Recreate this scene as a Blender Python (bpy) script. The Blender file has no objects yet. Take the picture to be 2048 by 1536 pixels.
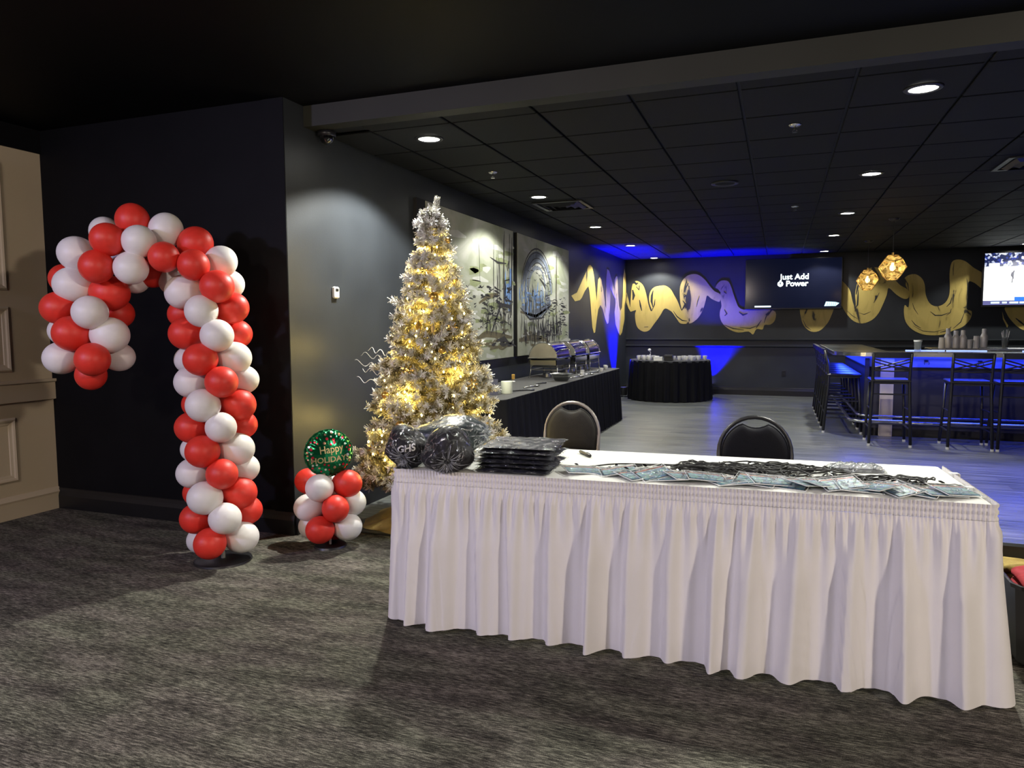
import bpy, bmesh, math, random
import numpy as np
from mathutils import Vector, Matrix
from mathutils.bvhtree import BVHTree
random.seed(7)
rng = np.random.default_rng(7)
S = bpy.context.scene
COL = S.collection
PI = math.pi

# ------------------------------------------------------------------ camera
CAM_H = 1.41
F_PX = 1430.0
PITCH, ROLL, YAW = math.radians(4.67), math.radians(-.245), math.radians(-20.48)
_f = Vector((math.sin(YAW)*math.cos(PITCH), math.cos(YAW)*math.cos(PITCH), -math.sin(PITCH)))
_r0 = Vector((math.cos(YAW), -math.sin(YAW), 0))
_u0 = _r0.cross(_f)
CR = _r0*math.cos(ROLL) + _u0*math.sin(ROLL)
CU = -_r0*math.sin(ROLL) + _u0*math.cos(ROLL)
CF = _f
CP = Vector((0, 0, CAM_H))
cam_data = bpy.data.cameras.new('camera')
cam_data.sensor_width = 36.0
cam_data.lens = F_PX/2048*36.0
cam_data.clip_start = .05
cam = bpy.data.objects.new('camera', cam_data)
COL.objects.link(cam)
M4 = Matrix((CR, CU, -CF)).transposed().to_4x4()
M4.translation = CP
cam.matrix_world = M4
S.camera = cam

# ------------------------------------------------------------------ world, exposure
world = bpy.data.worlds.new('world'); S.world = world
world.use_nodes = True
world.node_tree.nodes['Background'].inputs[0].default_value = (.30, .33, .45, 1)
world.node_tree.nodes['Background'].inputs[1].default_value = .002
S.view_settings.view_transform = 'Standard'
S.view_settings.look = 'None'
S.view_settings.exposure = 1.0
S.view_settings.gamma = 1.0
S.view_settings.use_curve_mapping = False
S.cycles.use_denoising = True
S.cycles.max_bounces = 8
S.cycles.transparent_max_bounces = 16
S.cycles.sample_clamp_indirect = 3.0
S.cycles.caustics_reflective = False
S.cycles.caustics_refractive = False

# light levels, used by the lamps' builders further down
P_DOWN = 140.0          # bar ceiling downlights
DOWN_COL = (1.0, .99, .90)
P_FOYER_WARM = 360.0    # foyer ceiling lamps behind the camera
P_FOYER_COOL = 330.0
P_UP = 2600.0            # blue uplights by the far wall
P_TREE = 2.0

# ------------------------------------------------------------------ helpers
def ray(px, py):
    return CR*((px-1024)/F_PX) - CU*((py-768)/F_PX) + CF
def on_z(px, py, z):
    d = ray(px, py); return CP + d*((z-CAM_H)/d.z)
def on_x(px, py, x):
    d = ray(px, py); return CP + d*(x/d.x)
def on_y(px, py, y):
    d = ray(px, py); return CP + d*(y/d.y)
def at_depth(px, py, c):
    return CP + ray(px, py)*c

class MB:
    """collects geometry; build() links it as ONE mesh object"""
    def __init__(s): s.v = []; s.f = []
    def quadgrid(s, pts, closed_u=False, closed_v=False):
        nv = len(pts); nu = len(pts[0]); o = len(s.v)
        for row in pts: s.v.extend([tuple(p) for p in row])
        for j in range(nv-1 + (1 if closed_v else 0)):
            for i in range(nu-1 + (1 if closed_u else 0)):
                a = o+j*nu+i; b = o+j*nu+(i+1) % nu
                jj = (j+1) % nv
                s.f.append((a, b, o+jj*nu+(i+1) % nu, o+jj*nu+i))
        return s
    def box(s, c, d, rz=0.0, rx=0.0, ry=0.0):
        o = len(s.v); R = Matrix.Rotation(rz, 3, 'Z') @ Matrix.Rotation(ry, 3, 'Y') @ Matrix.Rotation(rx, 3, 'X')
        for x in (-.5, .5):
            for y in (-.5, .5):
                for z in (-.5, .5):
                    p = R @ Vector((x*d[0], y*d[1], z*d[2])); s.v.append((p.x+c[0], p.y+c[1], p.z+c[2]))
        for q in ((0,1,3,2),(4,6,7,5),(0,4,5,1),(2,3,7,6),(0,2,6,4),(1,5,7,3)): s.f.append(tuple(o+i for i in q))
        return s
    def bbox(s, c, d, b=.01, rz=0.0):
        """box with chamfered edges"""
        o = len(s.v); R = Matrix.Rotation(rz, 3, 'Z'); hx, hy, hz = d[0]/2, d[1]/2, d[2]/2
        b = min(b, hx*.9, hy*.9, hz*.9); rings = []
        for z, k in ((-hz, b), (-hz+b, 0), (hz-b, 0), (hz, b)):
            x, y = hx-k, hy-k; kk = b*.5 if k == 0 else b*.5
            ring = []
            for (sx, sy, first) in ((1,-1,0),(1,1,1),(-1,1,0),(-1,-1,1)):
                p1 = Vector((sx*x, sy*(y-kk), z)); p2 = Vector((sx*(x-kk), sy*y, z))
                for p in ((p1, p2) if first else (p2, p1)): ring.append(p)
            rings.append(ring)
        for ring in rings:
            for p in ring:
                q = R @ p; s.v.append((q.x+c[0], q.y+c[1], q.z+c[2]))
        for j in range(3):
            for i in range(8):
                s.f.append((o+j*8+i, o+j*8+(i+1) % 8, o+(j+1)*8+(i+1) % 8, o+(j+1)*8+i))
        s.f.append(tuple(o+i for i in reversed(range(8)))); s.f.append(tuple(o+24+i for i in range(8)))
        return s
    def tube(s, pts, r, n=8, closed=False, caps=True):
        pts = [Vector(p) for p in pts]; m = len(pts); o = len(s.v)
        rr = r if hasattr(r, '__len__') else [r]*m
        up = None
        for i, p in enumerate(pts):
            if closed: t = pts[(i+1) % m]-pts[i-1]
            else: t = pts[min(i+1, m-1)]-pts[max(i-1, 0)]
            if t.length < 1e-9: t = Vector((0, 0, 1))
            t.normalize()
            if up is None:
                up = Vector((0, 0, 1)) if abs(t.z) < .9 else Vector((1, 0, 0))
            up = up - t*up.dot(t)
            if up.length < 1e-6: up = t.orthogonal()
            up.normalize(); b = t.cross(up)
            for k in range(n):
                a = 2*PI*k/n; q = p + (up*math.cos(a)+b*math.sin(a))*rr[i]
                s.v.append((q.x, q.y, q.z))
        for i in range(m-1 + (1 if closed else 0)):
            for k in range(n):
                a = o+i*n+k; bb = o+i*n+(k+1) % n; j = (i+1) % m
                s.f.append((a, bb, o+j*n+(k+1) % n, o+j*n+k))
        if caps and not closed:
            s.f.append(tuple(o+k for k in reversed(range(n)))); s.f.append(tuple(o+(m-1)*n+k for k in range(n)))
        return s
    def cyl(s, p0, p1, r0, r1=None, n=16):
        return s.tube([p0, p1], [r0, r0 if r1 is None else r1], n)
    def lathe(s, prof, c=(0, 0, 0), n=24, axis='Z'):
        rows = []
        for r, z in prof:
            row = []
            for k in range(n):
                a = 2*PI*k/n; x, y = r*math.cos(a), r*math.sin(a)
                if axis == 'Z': p = (c[0]+x, c[1]+y, c[2]+z)
                elif axis == 'Y': p = (c[0]+x, c[1]+z, c[2]-y)
                else: p = (c[0]+z, c[1]+x, c[2]+y)
                row.append(p)
            rows.append(row)
        return s.quadgrid(rows, closed_u=True)
    def prism(s, poly, z0, z1, fn=None):
        """poly = list of (x,y) ccw; extruded z0..z1, fn maps (x,y,z) to a point"""
        o = len(s.v); n = len(poly); fn = fn or (lambda x, y, z: (x, y, z))
        for z in (z0, z1):
            for x, y in poly: s.v.append(tuple(fn(x, y, z)))
        for i in range(n): s.f.append((o+i, o+(i+1) % n, o+n+(i+1) % n, o+n+i))
        s.f.append(tuple(o+i for i in reversed(range(n)))); s.f.append(tuple(o+n+i for i in range(n)))
        return s
    def quad(s, a, b, c, d):
        o = len(s.v); s.v += [tuple(a), tuple(b), tuple(c), tuple(d)]; s.f.append((o, o+1, o+2, o+3)); return s
    def mesh(s, name, m=None, smooth=False):
        me = bpy.data.meshes.new(name); me.from_pydata(s.v, [], s.f)
        if m: me.materials.append(m)
        bm = bmesh.new(); bm.from_mesh(me); bmesh.ops.recalc_face_normals(bm, faces=bm.faces); bm.to_mesh(me); bm.free()
        if smooth == 'auto':
            me.shade_smooth() if hasattr(me, 'shade_smooth') else None
            try: me.set_sharp_from_angle(angle=math.radians(40))
            except Exception: pass
        elif smooth:
            me.polygons.foreach_set('use_smooth', [True]*len(me.polygons))
        me.update()
        return me
    def build(s, name, m, parent=None, smooth=False, loc=None, rot=None):
        return link(name, s.mesh(name, m, smooth), parent, loc, rot)

def link(name, me, parent=None, loc=None, rot=None, scale=None):
    o = bpy.data.objects.new(name, me); COL.objects.link(o)
    if parent: o.parent = parent
    if loc is not None: o.location = loc
    if rot is not None: o.rotation_euler = rot
    if scale is not None: o.scale = scale
    return o
def tag(o, label=None, cat=None, group=None, kind=None):
    if label: o['label'] = label
    if cat: o['category'] = cat
    if group: o['group'] = group
    if kind: o['kind'] = kind
    return o
def thing(name, label, cat, loc=(0, 0, 0), rz=0.0, group=None):
    o = bpy.data.objects.new(name, None); o.empty_display_size = .1; COL.objects.link(o)
    o.location = loc; o.rotation_euler = (0, 0, rz)
    return tag(o, label, cat, group)
def struct(o): o['kind'] = 'structure'; return o
def copy_tree(o, parent=None):
    c = o.copy(); COL.objects.link(c)
    if parent: c.parent = parent
    for ch in list(o.children): copy_tree(ch, c)
    return c
def add_light(name, kind, parent, loc, energy, color, **kw):
    l = bpy.data.lights.new(name, kind); l.energy = energy; l.color = color
    for k, v in kw.items():
        if k != 'rot': setattr(l, k, v)
    o = bpy.data.objects.new(name, l); COL.objects.link(o); o.location = loc
    if 'rot' in kw: o.rotation_euler = kw['rot']
    if parent: o.parent = parent
    return o

# ------------------------------------------------------------------ materials
def mat(name, col, rough=.5, metal=0.0, spec=.5, var=0.0, vscale=20.0, bump=0.0, bscale=80.0, emit=None, estr=0.0,
        trans=0.0, coat=0.0, sheen=0.0, stretch=(1, 1, 1), col2=None, alpha=1.0, detail=4.0):
    m = bpy.data.materials.new(name); m.use_nodes = True
    nt = m.node_tree; N = nt.nodes; L = nt.links; b = N['Principled BSDF']
    b.inputs['Base Color'].default_value = (*col, 1); b.inputs['Roughness'].default_value = rough
    b.inputs['Metallic'].default_value = metal; b.inputs['Specular IOR Level'].default_value = spec
    b.inputs['Transmission Weight'].default_value = trans; b.inputs['Coat Weight'].default_value = coat
    b.inputs['Sheen Weight'].default_value = sheen; b.inputs['Alpha'].default_value = alpha
    if emit: b.inputs['Emission Color'].default_value = (*emit, 1); b.inputs['Emission Strength'].default_value = estr
    if var > 0 or bump > 0 or col2:
        tc = N.new('ShaderNodeTexCoord'); mp = N.new('ShaderNodeMapping'); L.new(tc.outputs['Object'], mp.inputs[0])
        mp.inputs['Scale'].default_value = stretch
        if var > 0 or col2:
            nz = N.new('ShaderNodeTexNoise'); nz.inputs['Scale'].default_value = vscale; nz.inputs['Detail'].default_value = detail
            L.new(mp.outputs[0], nz.inputs['Vector'])
            cr = N.new('ShaderNodeValToRGB'); L.new(nz.outputs['Fac'], cr.inputs[0])
            c2 = col2 or tuple(c*(1+var) for c in col); c1 = col if col2 else tuple(c*(1-var) for c in col)
            cr.color_ramp.elements[0].position = .32; cr.color_ramp.elements[0].color = (*c1, 1)
            cr.color_ramp.elements[1].position = .68; cr.color_ramp.elements[1].color = (*c2, 1)
            L.new(cr.outputs[0], b.inputs['Base Color'])
        if bump > 0:
            nb = N.new('ShaderNodeTexNoise'); nb.inputs['Scale'].default_value = bscale; nb.inputs['Detail'].default_value = 5
            L.new(mp.outputs[0], nb.inputs['Vector'])
            bp = N.new('ShaderNodeBump'); bp.inputs['Strength'].default_value = bump; bp.inputs['Distance'].default_value = .02
            L.new(nb.outputs['Fac'], bp.inputs['Height']); L.new(bp.outputs[0], b.inputs['Normal'])
    return m

def film_mat(name, tint=(.9, .93, .97), base=.10, peak=.75, scale=30.0, stretch=(1, 1, 1), rough=.12):
    """clear plastic film: mostly see-through, highlights of creases drawn in as pale lines"""
    m = bpy.data.materials.new(name); m.use_nodes = True; nt = m.node_tree; N = nt.nodes; L = nt.links
    N.remove(N['Principled BSDF']); out = N['Material Output']
    tc = N.new('ShaderNodeTexCoord'); mp = N.new('ShaderNodeMapping'); mp.inputs['Scale'].default_value = stretch
    L.new(tc.outputs['Object'], mp.inputs[0])
    nz = N.new('ShaderNodeTexNoise'); nz.inputs['Scale'].default_value = scale; nz.inputs['Detail'].default_value = 6; nz.inputs['Distortion'].default_value = 1.2
    L.new(mp.outputs[0], nz.inputs['Vector'])
    s1 = N.new('ShaderNodeMath'); s1.operation = 'SUBTRACT'; L.new(nz.outputs['Fac'], s1.inputs[0]); s1.inputs[1].default_value = .5
    s2 = N.new('ShaderNodeMath'); s2.operation = 'ABSOLUTE'; L.new(s1.outputs[0], s2.inputs[0])
    cr = N.new('ShaderNodeValToRGB'); L.new(s2.outputs[0], cr.inputs[0])
    cr.color_ramp.elements[0].position = .0; cr.color_ramp.elements[0].color = (peak, peak, peak, 1)
    cr.color_ramp.elements[1].position = .045; cr.color_ramp.elements[1].color = (base, base, base, 1)
    bp = N.new('ShaderNodeBump'); bp.inputs['Strength'].default_value = 1.0; bp.inputs['Distance'].default_value = .03
    L.new(nz.outputs['Fac'], bp.inputs['Height'])
    gl = N.new('ShaderNodeBsdfGlossy'); gl.inputs['Color'].default_value = (*[t*.6 for t in tint], 1); gl.inputs['Roughness'].default_value = rough
    L.new(bp.outputs[0], gl.inputs['Normal'])
    df = N.new('ShaderNodeBsdfDiffuse'); df.inputs['Color'].default_value = (*[t*.55 for t in tint], 1)
    m1 = N.new('ShaderNodeMixShader'); m1.inputs[0].default_value = .13; L.new(gl.outputs[0], m1.inputs[1]); L.new(df.outputs[0], m1.inputs[2])
    tr = N.new('ShaderNodeBsdfTransparent')
    mx = N.new('ShaderNodeMixShader'); L.new(cr.outputs[0], mx.inputs[0]); L.new(tr.outputs[0], mx.inputs[1]); L.new(m1.outputs[0], mx.inputs[2])
    L.new(mx.outputs[0], out.inputs['Surface'])
    return m

def carpet_mat():
    m = bpy.data.materials.new('carpet_grey_streaked'); m.use_nodes = True; nt = m.node_tree; N = nt.nodes; L = nt.links; b = N['Principled BSDF']
    tc = N.new('ShaderNodeTexCoord')
    def noise(sc, st, det=4, dist=0.0):
        mp = N.new('ShaderNodeMapping'); mp.inputs['Scale'].default_value = st; L.new(tc.outputs['Object'], mp.inputs[0])
        n = N.new('ShaderNodeTexNoise'); n.inputs['Scale'].default_value = sc; n.inputs['Detail'].default_value = det; n.inputs['Distortion'].default_value = dist
        L.new(mp.outputs[0], n.inputs['Vector']); return n.outputs['Fac']
    a = noise(1.0, (19, 135, 1), 5); c = noise(1.0, (2.8, 12, 1), 3); d = noise(260, (1, 1, 1), 2); e = noise(1.0, (45, 320, 1), 3)
    def mul(x, k):
        n = N.new('ShaderNodeMath'); n.operation = 'MULTIPLY'; L.new(x, n.inputs[0]); n.inputs[1].default_value = k; return n.outputs[0]
    def add(x, y):
        n = N.new('ShaderNodeMath'); n.operation = 'ADD'; L.new(x, n.inputs[0]); L.new(y, n.inputs[1]); return n.outputs[0]
    t = add(add(mul(a, .42), mul(c, .20)), add(mul(d, .22), mul(e, .30)))
    cr = N.new('ShaderNodeValToRGB'); L.new(t, cr.inputs[0])
    E = cr.color_ramp.elements
    E[0].position = .46; E[0].color = (.014, .0135, .0125, 1); E[1].position = .70; E[1].color = (.30, .29, .24, 1)
    x = cr.color_ramp.elements.new(.57); x.color = (.080, .077, .065, 1)
    # faint plum and olive yarns
    hz = noise(1.0, (2.2, 5, 1), 2); mx = N.new('ShaderNodeMix'); mx.data_type = 'RGBA'; mx.blend_type = 'MULTIPLY'; mx.inputs[0].default_value = .4
    c2 = N.new('ShaderNodeValToRGB'); L.new(hz, c2.inputs[0])
    c2.color_ramp.elements[0].position = .38; c2.color_ramp.elements[0].color = (1.0, .86, .92, 1); c2.color_ramp.elements[1].position = .62; c2.color_ramp.elements[1].color = (.93, 1.0, .82, 1)
    L.new(cr.outputs[0], mx.inputs[6]); L.new(c2.outputs[0], mx.inputs[7]); L.new(mx.outputs[2], b.inputs['Base Color'])
    bp = N.new('ShaderNodeBump'); bp.inputs['Strength'].default_value = .5; bp.inputs['Distance'].default_value = .006; L.new(t, bp.inputs['Height']); L.new(bp.outputs[0], b.inputs['Normal'])
    b.inputs['Roughness'].default_value = .95; b.inputs['Specular IOR Level'].default_value = .1
    return m

def plank_mat():
    m = bpy.data.materials.new('grey_vinyl_planks'); m.use_nodes = True; nt = m.node_tree; N = nt.nodes; L = nt.links; b = N['Principled BSDF']
    tc = N.new('ShaderNodeTexCoord')
    br = N.new('ShaderNodeTexBrick'); L.new(tc.outputs['Object'], br.inputs['Vector'])
    br.inputs['Scale'].default_value = 1; br.inputs['Brick Width'].default_value = 1.22; br.inputs['Row Height'].default_value = .18
    br.inputs['Mortar Size'].default_value = .0015; br.inputs['Color1'].default_value = (.115, .125, .125, 1); br.inputs['Color2'].default_value = (.165, .17, .16, 1); br.inputs['Mortar'].default_value = (.05, .05, .05, 1)
    br.offset = .37
    mp = N.new('ShaderNodeMapping'); mp.inputs['Scale'].default_value = (2.0, 30, 1); L.new(tc.outputs['Object'], mp.inputs[0])
    nz = N.new('ShaderNodeTexNoise'); nz.inputs['Scale'].default_value = 1; nz.inputs['Detail'].default_value = 5; L.new(mp.outputs[0], nz.inputs['Vector'])
    cr = N.new('ShaderNodeValToRGB'); cr.color_ramp.elements[0].position = .3; cr.color_ramp.elements[0].color = (.40, .41, .42, 1); cr.color_ramp.elements[1].position = .7; cr.color_ramp.elements[1].color = (1.4, 1.4, 1.32, 1)
    L.new(nz.outputs['Fac'], cr.inputs[0])
    mx = N.new('ShaderNodeMix'); mx.data_type = 'RGBA'; mx.blend_type = 'MULTIPLY'; mx.inputs[0].default_value = 1
    L.new(br.outputs['Color'], mx.inputs[6]); L.new(cr.outputs[0], mx.inputs[7]); L.new(mx.outputs[2], b.inputs['Base Color'])
    b.inputs['Roughness'].default_value = .33; b.inputs['Specular IOR Level'].default_value = .5
    bp = N.new('ShaderNodeBump'); bp.inputs['Strength'].default_value = .15; bp.inputs['Distance'].default_value = .01; L.new(nz.outputs['Fac'], bp.inputs['Height']); L.new(bp.outputs[0], b.inputs['Normal'])
    return m

M = {}
M['carpet'] = carpet_mat()
M['planks'] = plank_mat()
M['wall_dark'] = mat('charcoal_wall_paint', (.026, .030, .036), rough=.42, spec=.4, var=.12, vscale=3, bump=.05, bscale=160)
M['wall_black'] = mat('black_wall_paint', (.0040, .0042, .0055), rough=.6, spec=.12, var=.15, vscale=3, bump=.05, bscale=160)
M['wall_cream'] = mat('cream_wall_paint', (.50, .42, .30), rough=.6, spec=.3, var=.04, vscale=2, bump=.04, bscale=120)
M['ceil_black'] = mat('black_ceiling_paint', (.008, .009, .011), rough=.6, spec=.3, var=.1, vscale=5)
M['ceil_foyer'] = mat('foyer_ceiling_paint', (.0040, .0046, .0070), rough=.6, spec=.10, var=.1, vscale=2)
M['soffit'] = mat('soffit_paint', (.026, .027, .020), rough=.55, spec=.3, var=.1, vscale=2)
M['ceil_tile'] = mat('black_ceiling_tile', (.0095, .0105, .011), rough=.7, spec=.2, var=.12, vscale=40, bump=.25, bscale=220)
M['trim_black'] = mat('black_gloss_trim', (.007, .007, .008), rough=.4, spec=.5, var=.1, vscale=8)
M['white_metal'] = mat('white_enamel', (.75, .75, .72), rough=.4, var=.03)
M['lens'] = mat('lamp_lens', (.9, .9, .85), rough=.5, emit=(1, .97, .88), estr=22, var=.02)
M['black_metal'] = mat('black_powder_coat', (.012, .012, .014), rough=.38, spec=.5, var=.1, vscale=30)
M['steel'] = mat('brushed_steel', (.62, .62, .60), rough=.26, metal=1, var=.06, vscale=30, stretch=(1, 12, 1))
M['chrome'] = mat('polished_steel', (.75, .75, .74), rough=.10, metal=1, var=.04, vscale=6)
M['red_latex'] = mat('red_latex', (.74, .040, .026), rough=.45, spec=.42, var=.05, vscale=3)
M['white_latex'] = mat('white_latex', (.80, .78, .77), rough=.42, spec=.42, var=.02, vscale=3)
M['white_cloth'] = mat('white_polyester', (.86, .84, .84), rough=.75, spec=.2, var=.015, vscale=6, bump=.05, bscale=300, sheen=.1)
M['white_top'] = mat('white_table_linen', (.80, .81, .76), rough=.8, spec=.15, var=.02, vscale=4, bump=.08, bscale=40)
M['black_cloth'] = mat('black_polyester', (.0042, .0042, .0055), rough=.8, spec=.12, sheen=.0, var=.15, vscale=8)
M['black_linen'] = mat('black_table_linen', (.030, .032, .034), rough=.75, spec=.25, sheen=.2, var=.1, vscale=12, bump=.05, bscale=60)
M['gold'] = mat('gold_foil', (.75, .48, .13), rough=.28, metal=1, var=.12, vscale=12)
M['gold_paint'] = mat('gold_mural_paint', (.50, .38, .125), rough=.5, metal=.0, spec=.4, var=.0, col2=(.62, .49, .18), vscale=1, stretch=(3, 3, 1), bump=.1, bscale=30)
# ================================================================== the room
XW, YB, YC = -3.04, 15.05, 3.938      # left wall face, back wall face, foyer wall face
ZC, ZF, YS = 2.75, 2.887, 4.145       # bar ceiling, foyer ceiling, soffit line
XR = 5.3
XL = -5.28
def sbox(name, lo, hi, m, parent=None):
    c = [(a+b)/2 for a, b in zip(lo, hi)]; d = [b-a for a, b in zip(lo, hi)]
    o = MB().box((0, 0, 0), d).build(name, m, parent, loc=c)
    if parent is None: struct(o)
    return o
sbox('floor', (XL, -4.5, -.1), (XR, 4.15, 0), M['carpet'])
sbox('floor', (XW, 4.15, -.1), (XR, YB, 0), M['planks'])
sbox('trim_1', (XW, 4.135, 0), (XR, 4.165, .004), M['trim_black'])
wl = sbox('wall_left', (XW-.16, YC, 0), (XW, YB, 2.9), M['wall_dark'])
wf = sbox('wall_foyer', (XL-.16, YC, 0), (XW-.16, YC+.16, 2.9), M['wall_black'])
wb = sbox('wall_back', (XW-.16, YB, 0), (XR+.16, YB+.16, 2.9), M['wall_dark'])
sbox('wall_right', (XR, -4.5, 0), (XR+.16, YB, 2.9), M['wall_black'])
sbox('wall_rear', (XL-.16, -4.66, 0), (XR+.16, -4.5, 2.9), M['wall_black'])
wc = sbox('wall_cream', (XL-.16, -4.5, 0), (XL, YC, 2.717), M['wall_cream'])
sbox('trim_2', (XL-.16, -4.5, 2.717), (XL+.015, YC, 2.9), M['wall_black'])
sbox('ceiling', (XL-.16, -4.66, ZF), (XR+.16, YS, ZF+.1), M['ceil_foyer'])
sbox('wall_soffit', (XW, YS, ZC), (XR, YS+.12, ZF+.1), M['soffit'])
# the black end of the left wall turns the corner in the same paint as the foyer wall
sbox('trim_3', (XW-.16, YC-.006, 0), (XW-.002, YC, 2.887), M['wall_black'])
cl = sbox('ceiling', (XW, YS+.12, ZC+.022), (XR, YB, ZC+.12), M['ceil_black'])
# ceiling tiles, each a piece of the ceiling
tile_me = MB().bbox((0, 0, 0), (.590, .590, .016), .004).mesh('ceiling_tile', M['ceil_tile'])
half_me = MB().bbox((0, 0, 0), (.590, .150, .016), .004).mesh('ceiling_tile_cut', M['ceil_tile'])
gx0, gy0 = -2.08, 4.42
cx0, cy0, cz0 = (XW+XR)/2, (YS+.12+YB)/2, (ZC+.022+ZC+.12)/2
for i in range(-1, 12):
    x = gx0 + (i+.5)*.61
    if x-.3 < XW or x+.3 > XR: continue
    link('ceiling_tile', half_me, cl, (x-cx0, gy0-.08-cy0, ZC+.010-cz0))
    for j in range(0, 17):
        y = gy0 + (j+.5)*.61
        if y+.3 > YB: continue
        link('ceiling_tile', tile_me, cl, (x-cx0, y-cy0, ZC+.010-cz0))
edge_me = MB().bbox((0, 0, 0), (.335, .590, .016), .004).mesh('ceiling_tile_edge', M['ceil_tile'])
for j in range(0, 17):
    y = gy0+(j+.5)*.61
    if y+.3 <= YB: link('ceiling_tile', edge_me, cl, (XW+.17-cx0, y-cy0, ZC+.010-cz0))
# --- mouldings
def mould(name, pts2d, p0, p1, out, m, parent=None):
    """profile (out, up) swept straight from p0 to p1; out = outward unit vector"""
    b = MB(); rows = []
    for p in (p0, p1): rows.append([(p[0]+out[0]*a, p[1]+out[1]*a, p[2]+h) for a, h in pts2d])
    b.quadgrid(rows, closed_u=True)
    n = len(pts2d); b.f.append(tuple(range(n))); b.f.append(tuple(range(n, 2*n)))
    o = b.build(name, m, parent)
    if parent is None: struct(o)
    return o
base_prof = [(0, 0), (.018, 0), (.018, .10), (.010, .13), (.006, .155), (0, .16)]
mould('baseboard_back', base_prof, (XW, YB, 0), (XR, YB, 0), (0, -1), M['trim_black'])
mould('baseboard_left', base_prof, (XW, YC, 0), (XW, YB, 0), (1, 0), M['trim_black'])
mould('baseboard_foyer', base_prof, (XL, YC, 0), (XW, YC, 0), (0, -1), M['trim_black'])
mould('baseboard_cream', [(0, 0), (.02, 0), (.02, .12), (.026, .135), (.016, .150), (.008, .165), (0, .17)], (XL, -4.5, 0), (XL, YC, 0), (1, 0), M['wall_cream'])
mould('trim_4', [(0, .855), (.03, .862), (.03, .99), (.045, 1.0), (.045, 1.018), (0, 1.018)], (XL, -4.5, 0), (XL, YC-.0, 0), (1, 0), M['wall_cream'])
# rail on the back wall: two lips
mould('trim_5', [(0, 1.085), (.022, 1.09), (.030, 1.11), (.030, 1.125), (0, 1.13)], (XW, YB, 0), (XR, YB, 0), (0, -1), M['wall_dark'])
mould('trim_6', [(0, .955), (.012, .955), (.055, .975), (.055, .992), (0, .995)], (XW, YB, 0), (XR, YB, 0), (0, -1), M['wall_dark'])
# picture-frame mouldings on the cream wall
def frame_mould(y0, y1, z0, z1):
    prof = [(0, 0), (.012, .004), (.022, .016), (.018, .028), (.010, .036), (.006, .052), (0, .056)]   # (out, inward)
    rows = []
    for (yy, zz, sy, sz) in ((y0, z0, 1, 1), (y1, z0, -1, 1), (y1, z1, -1, -1), (y0, z1, 1, -1)):
        rows.append([(XL+a, yy+sy*w, zz+sz*w) for a, w in prof])
    o = MB().quadgrid(rows, closed_v=True).build('panel_moulding', M['wall_cream'])
    o.parent = wc; o.matrix_parent_inverse = Matrix.Translation(wc.location).inverted()
    return o
for k in range(4):
    y1 = 3.63-k*1.05; y0 = y1-.82
    frame_mould(y0, y1, .27, .75); frame_mould(y0, y1, 1.085, 1.565); frame_mould(y0, y1, 1.68, 2.6)

# ================================================================== lamps of the ceiling
def downlight(x, y, z, power, color, label, group, cone=132, name='recessed_downlight'):
    t = thing(name, label, 'ceiling light', (x, y, z), group=group)
    MB().lathe([(.075, -.004), (.078, -.010), (.098, -.007), (.105, 0), (.075, .0)], n=32).build('trim_ring', M['black_metal'], t, True)
    MB().lathe([(.0005, -.0035), (.05, -.0035), (.076, -.003)], n=32).build('lens', M['lens'], t, True)
    if power:
        add_light('lamp', 'SPOT', t, (0, 0, -.02), power, color, spot_size=math.radians(cone), spot_blend=.28, shadow_soft_size=.05)
    return t
rowL = ['nearest', 'second nearest', 'third nearest', 'fourth nearest', 'farthest']
for k, y in enumerate((4.72, 7.22, 9.68, 12.15, 14.55)):
    downlight(-2.39, y, ZC, P_DOWN*(1.45, .48, .55, .7, .5)[k], DOWN_COL, f'{rowL[k]} bright round downlight in the ceiling row along the painting wall', 'downlights along the painting wall')
for k, y in enumerate((4.76, 7.23, 9.65, 11.95, 14.46)):
    downlight(.735, y, ZC, P_DOWN*(1.3, .5, .75, .2, .35)[k], DOWN_COL, f'{rowL[k]} bright round downlight in the ceiling row above the bar', 'downlights towards the bar')
for y in (14.46,):
    downlight(3.87, y, ZC, P_DOWN*.45, DOWN_COL, 'bright round downlight above the lit sports television', 'downlights towards the bar')
# foyer lamps (behind the camera): warm from the right, cooler from the left
def foyer(x, y, p, c, label, aim):
    t = thing('recessed_downlight', label, 'ceiling light', (x, y, ZF))
    MB().lathe([(.075, -.004), (.078, -.010), (.098, -.007), (.105, 0), (.075, .0)], n=32).build('trim_ring', M['black_metal'], t, True)
    MB().lathe([(.0005, -.0035), (.05, -.0035), (.076, -.003)], n=32).build('lens', M['lens'], t, True)
    d = Vector(aim)-Vector((x, y, ZF)); q = d.to_track_quat('-Z', 'Y').to_euler()
    add_light('lamp', 'SPOT', t, (0, 0, -.03), p, c, spot_size=math.radians(125), spot_blend=.9, shadow_soft_size=.16, rot=q)
foyer(3.9, .3, P_FOYER_WARM, (1.0, .86, .72), 'warm round downlight in the foyer ceiling right of the table front', (-.4, 3.0, .3))
foyer(-1.6, -2.4, P_FOYER_WARM*.62, (1.0, .86, .76), 'warm round downlight deep in the foyer ceiling', (-2.2, 3.2, .6))
foyer(-4.8, -1.6, P_FOYER_COOL, (.60, .58, 1.0), 'bluish round downlight in the foyer ceiling beside the cream wall', (-.6, 3.0, .5))
foyer(-3.0, -1.6, P_FOYER_WARM*.20, (1.0, .80, .58), 'added warm fill lamp in the foyer ceiling facing the cream wall', (-5.2, 3.0, 1.0))  # extra lamp, put in only to brighten the cream wall
t = thing('recessed_downlight', 'blue round downlight in the bar ceiling beyond the right edge', 'ceiling light', (3.9, 7.2, ZC))
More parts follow.
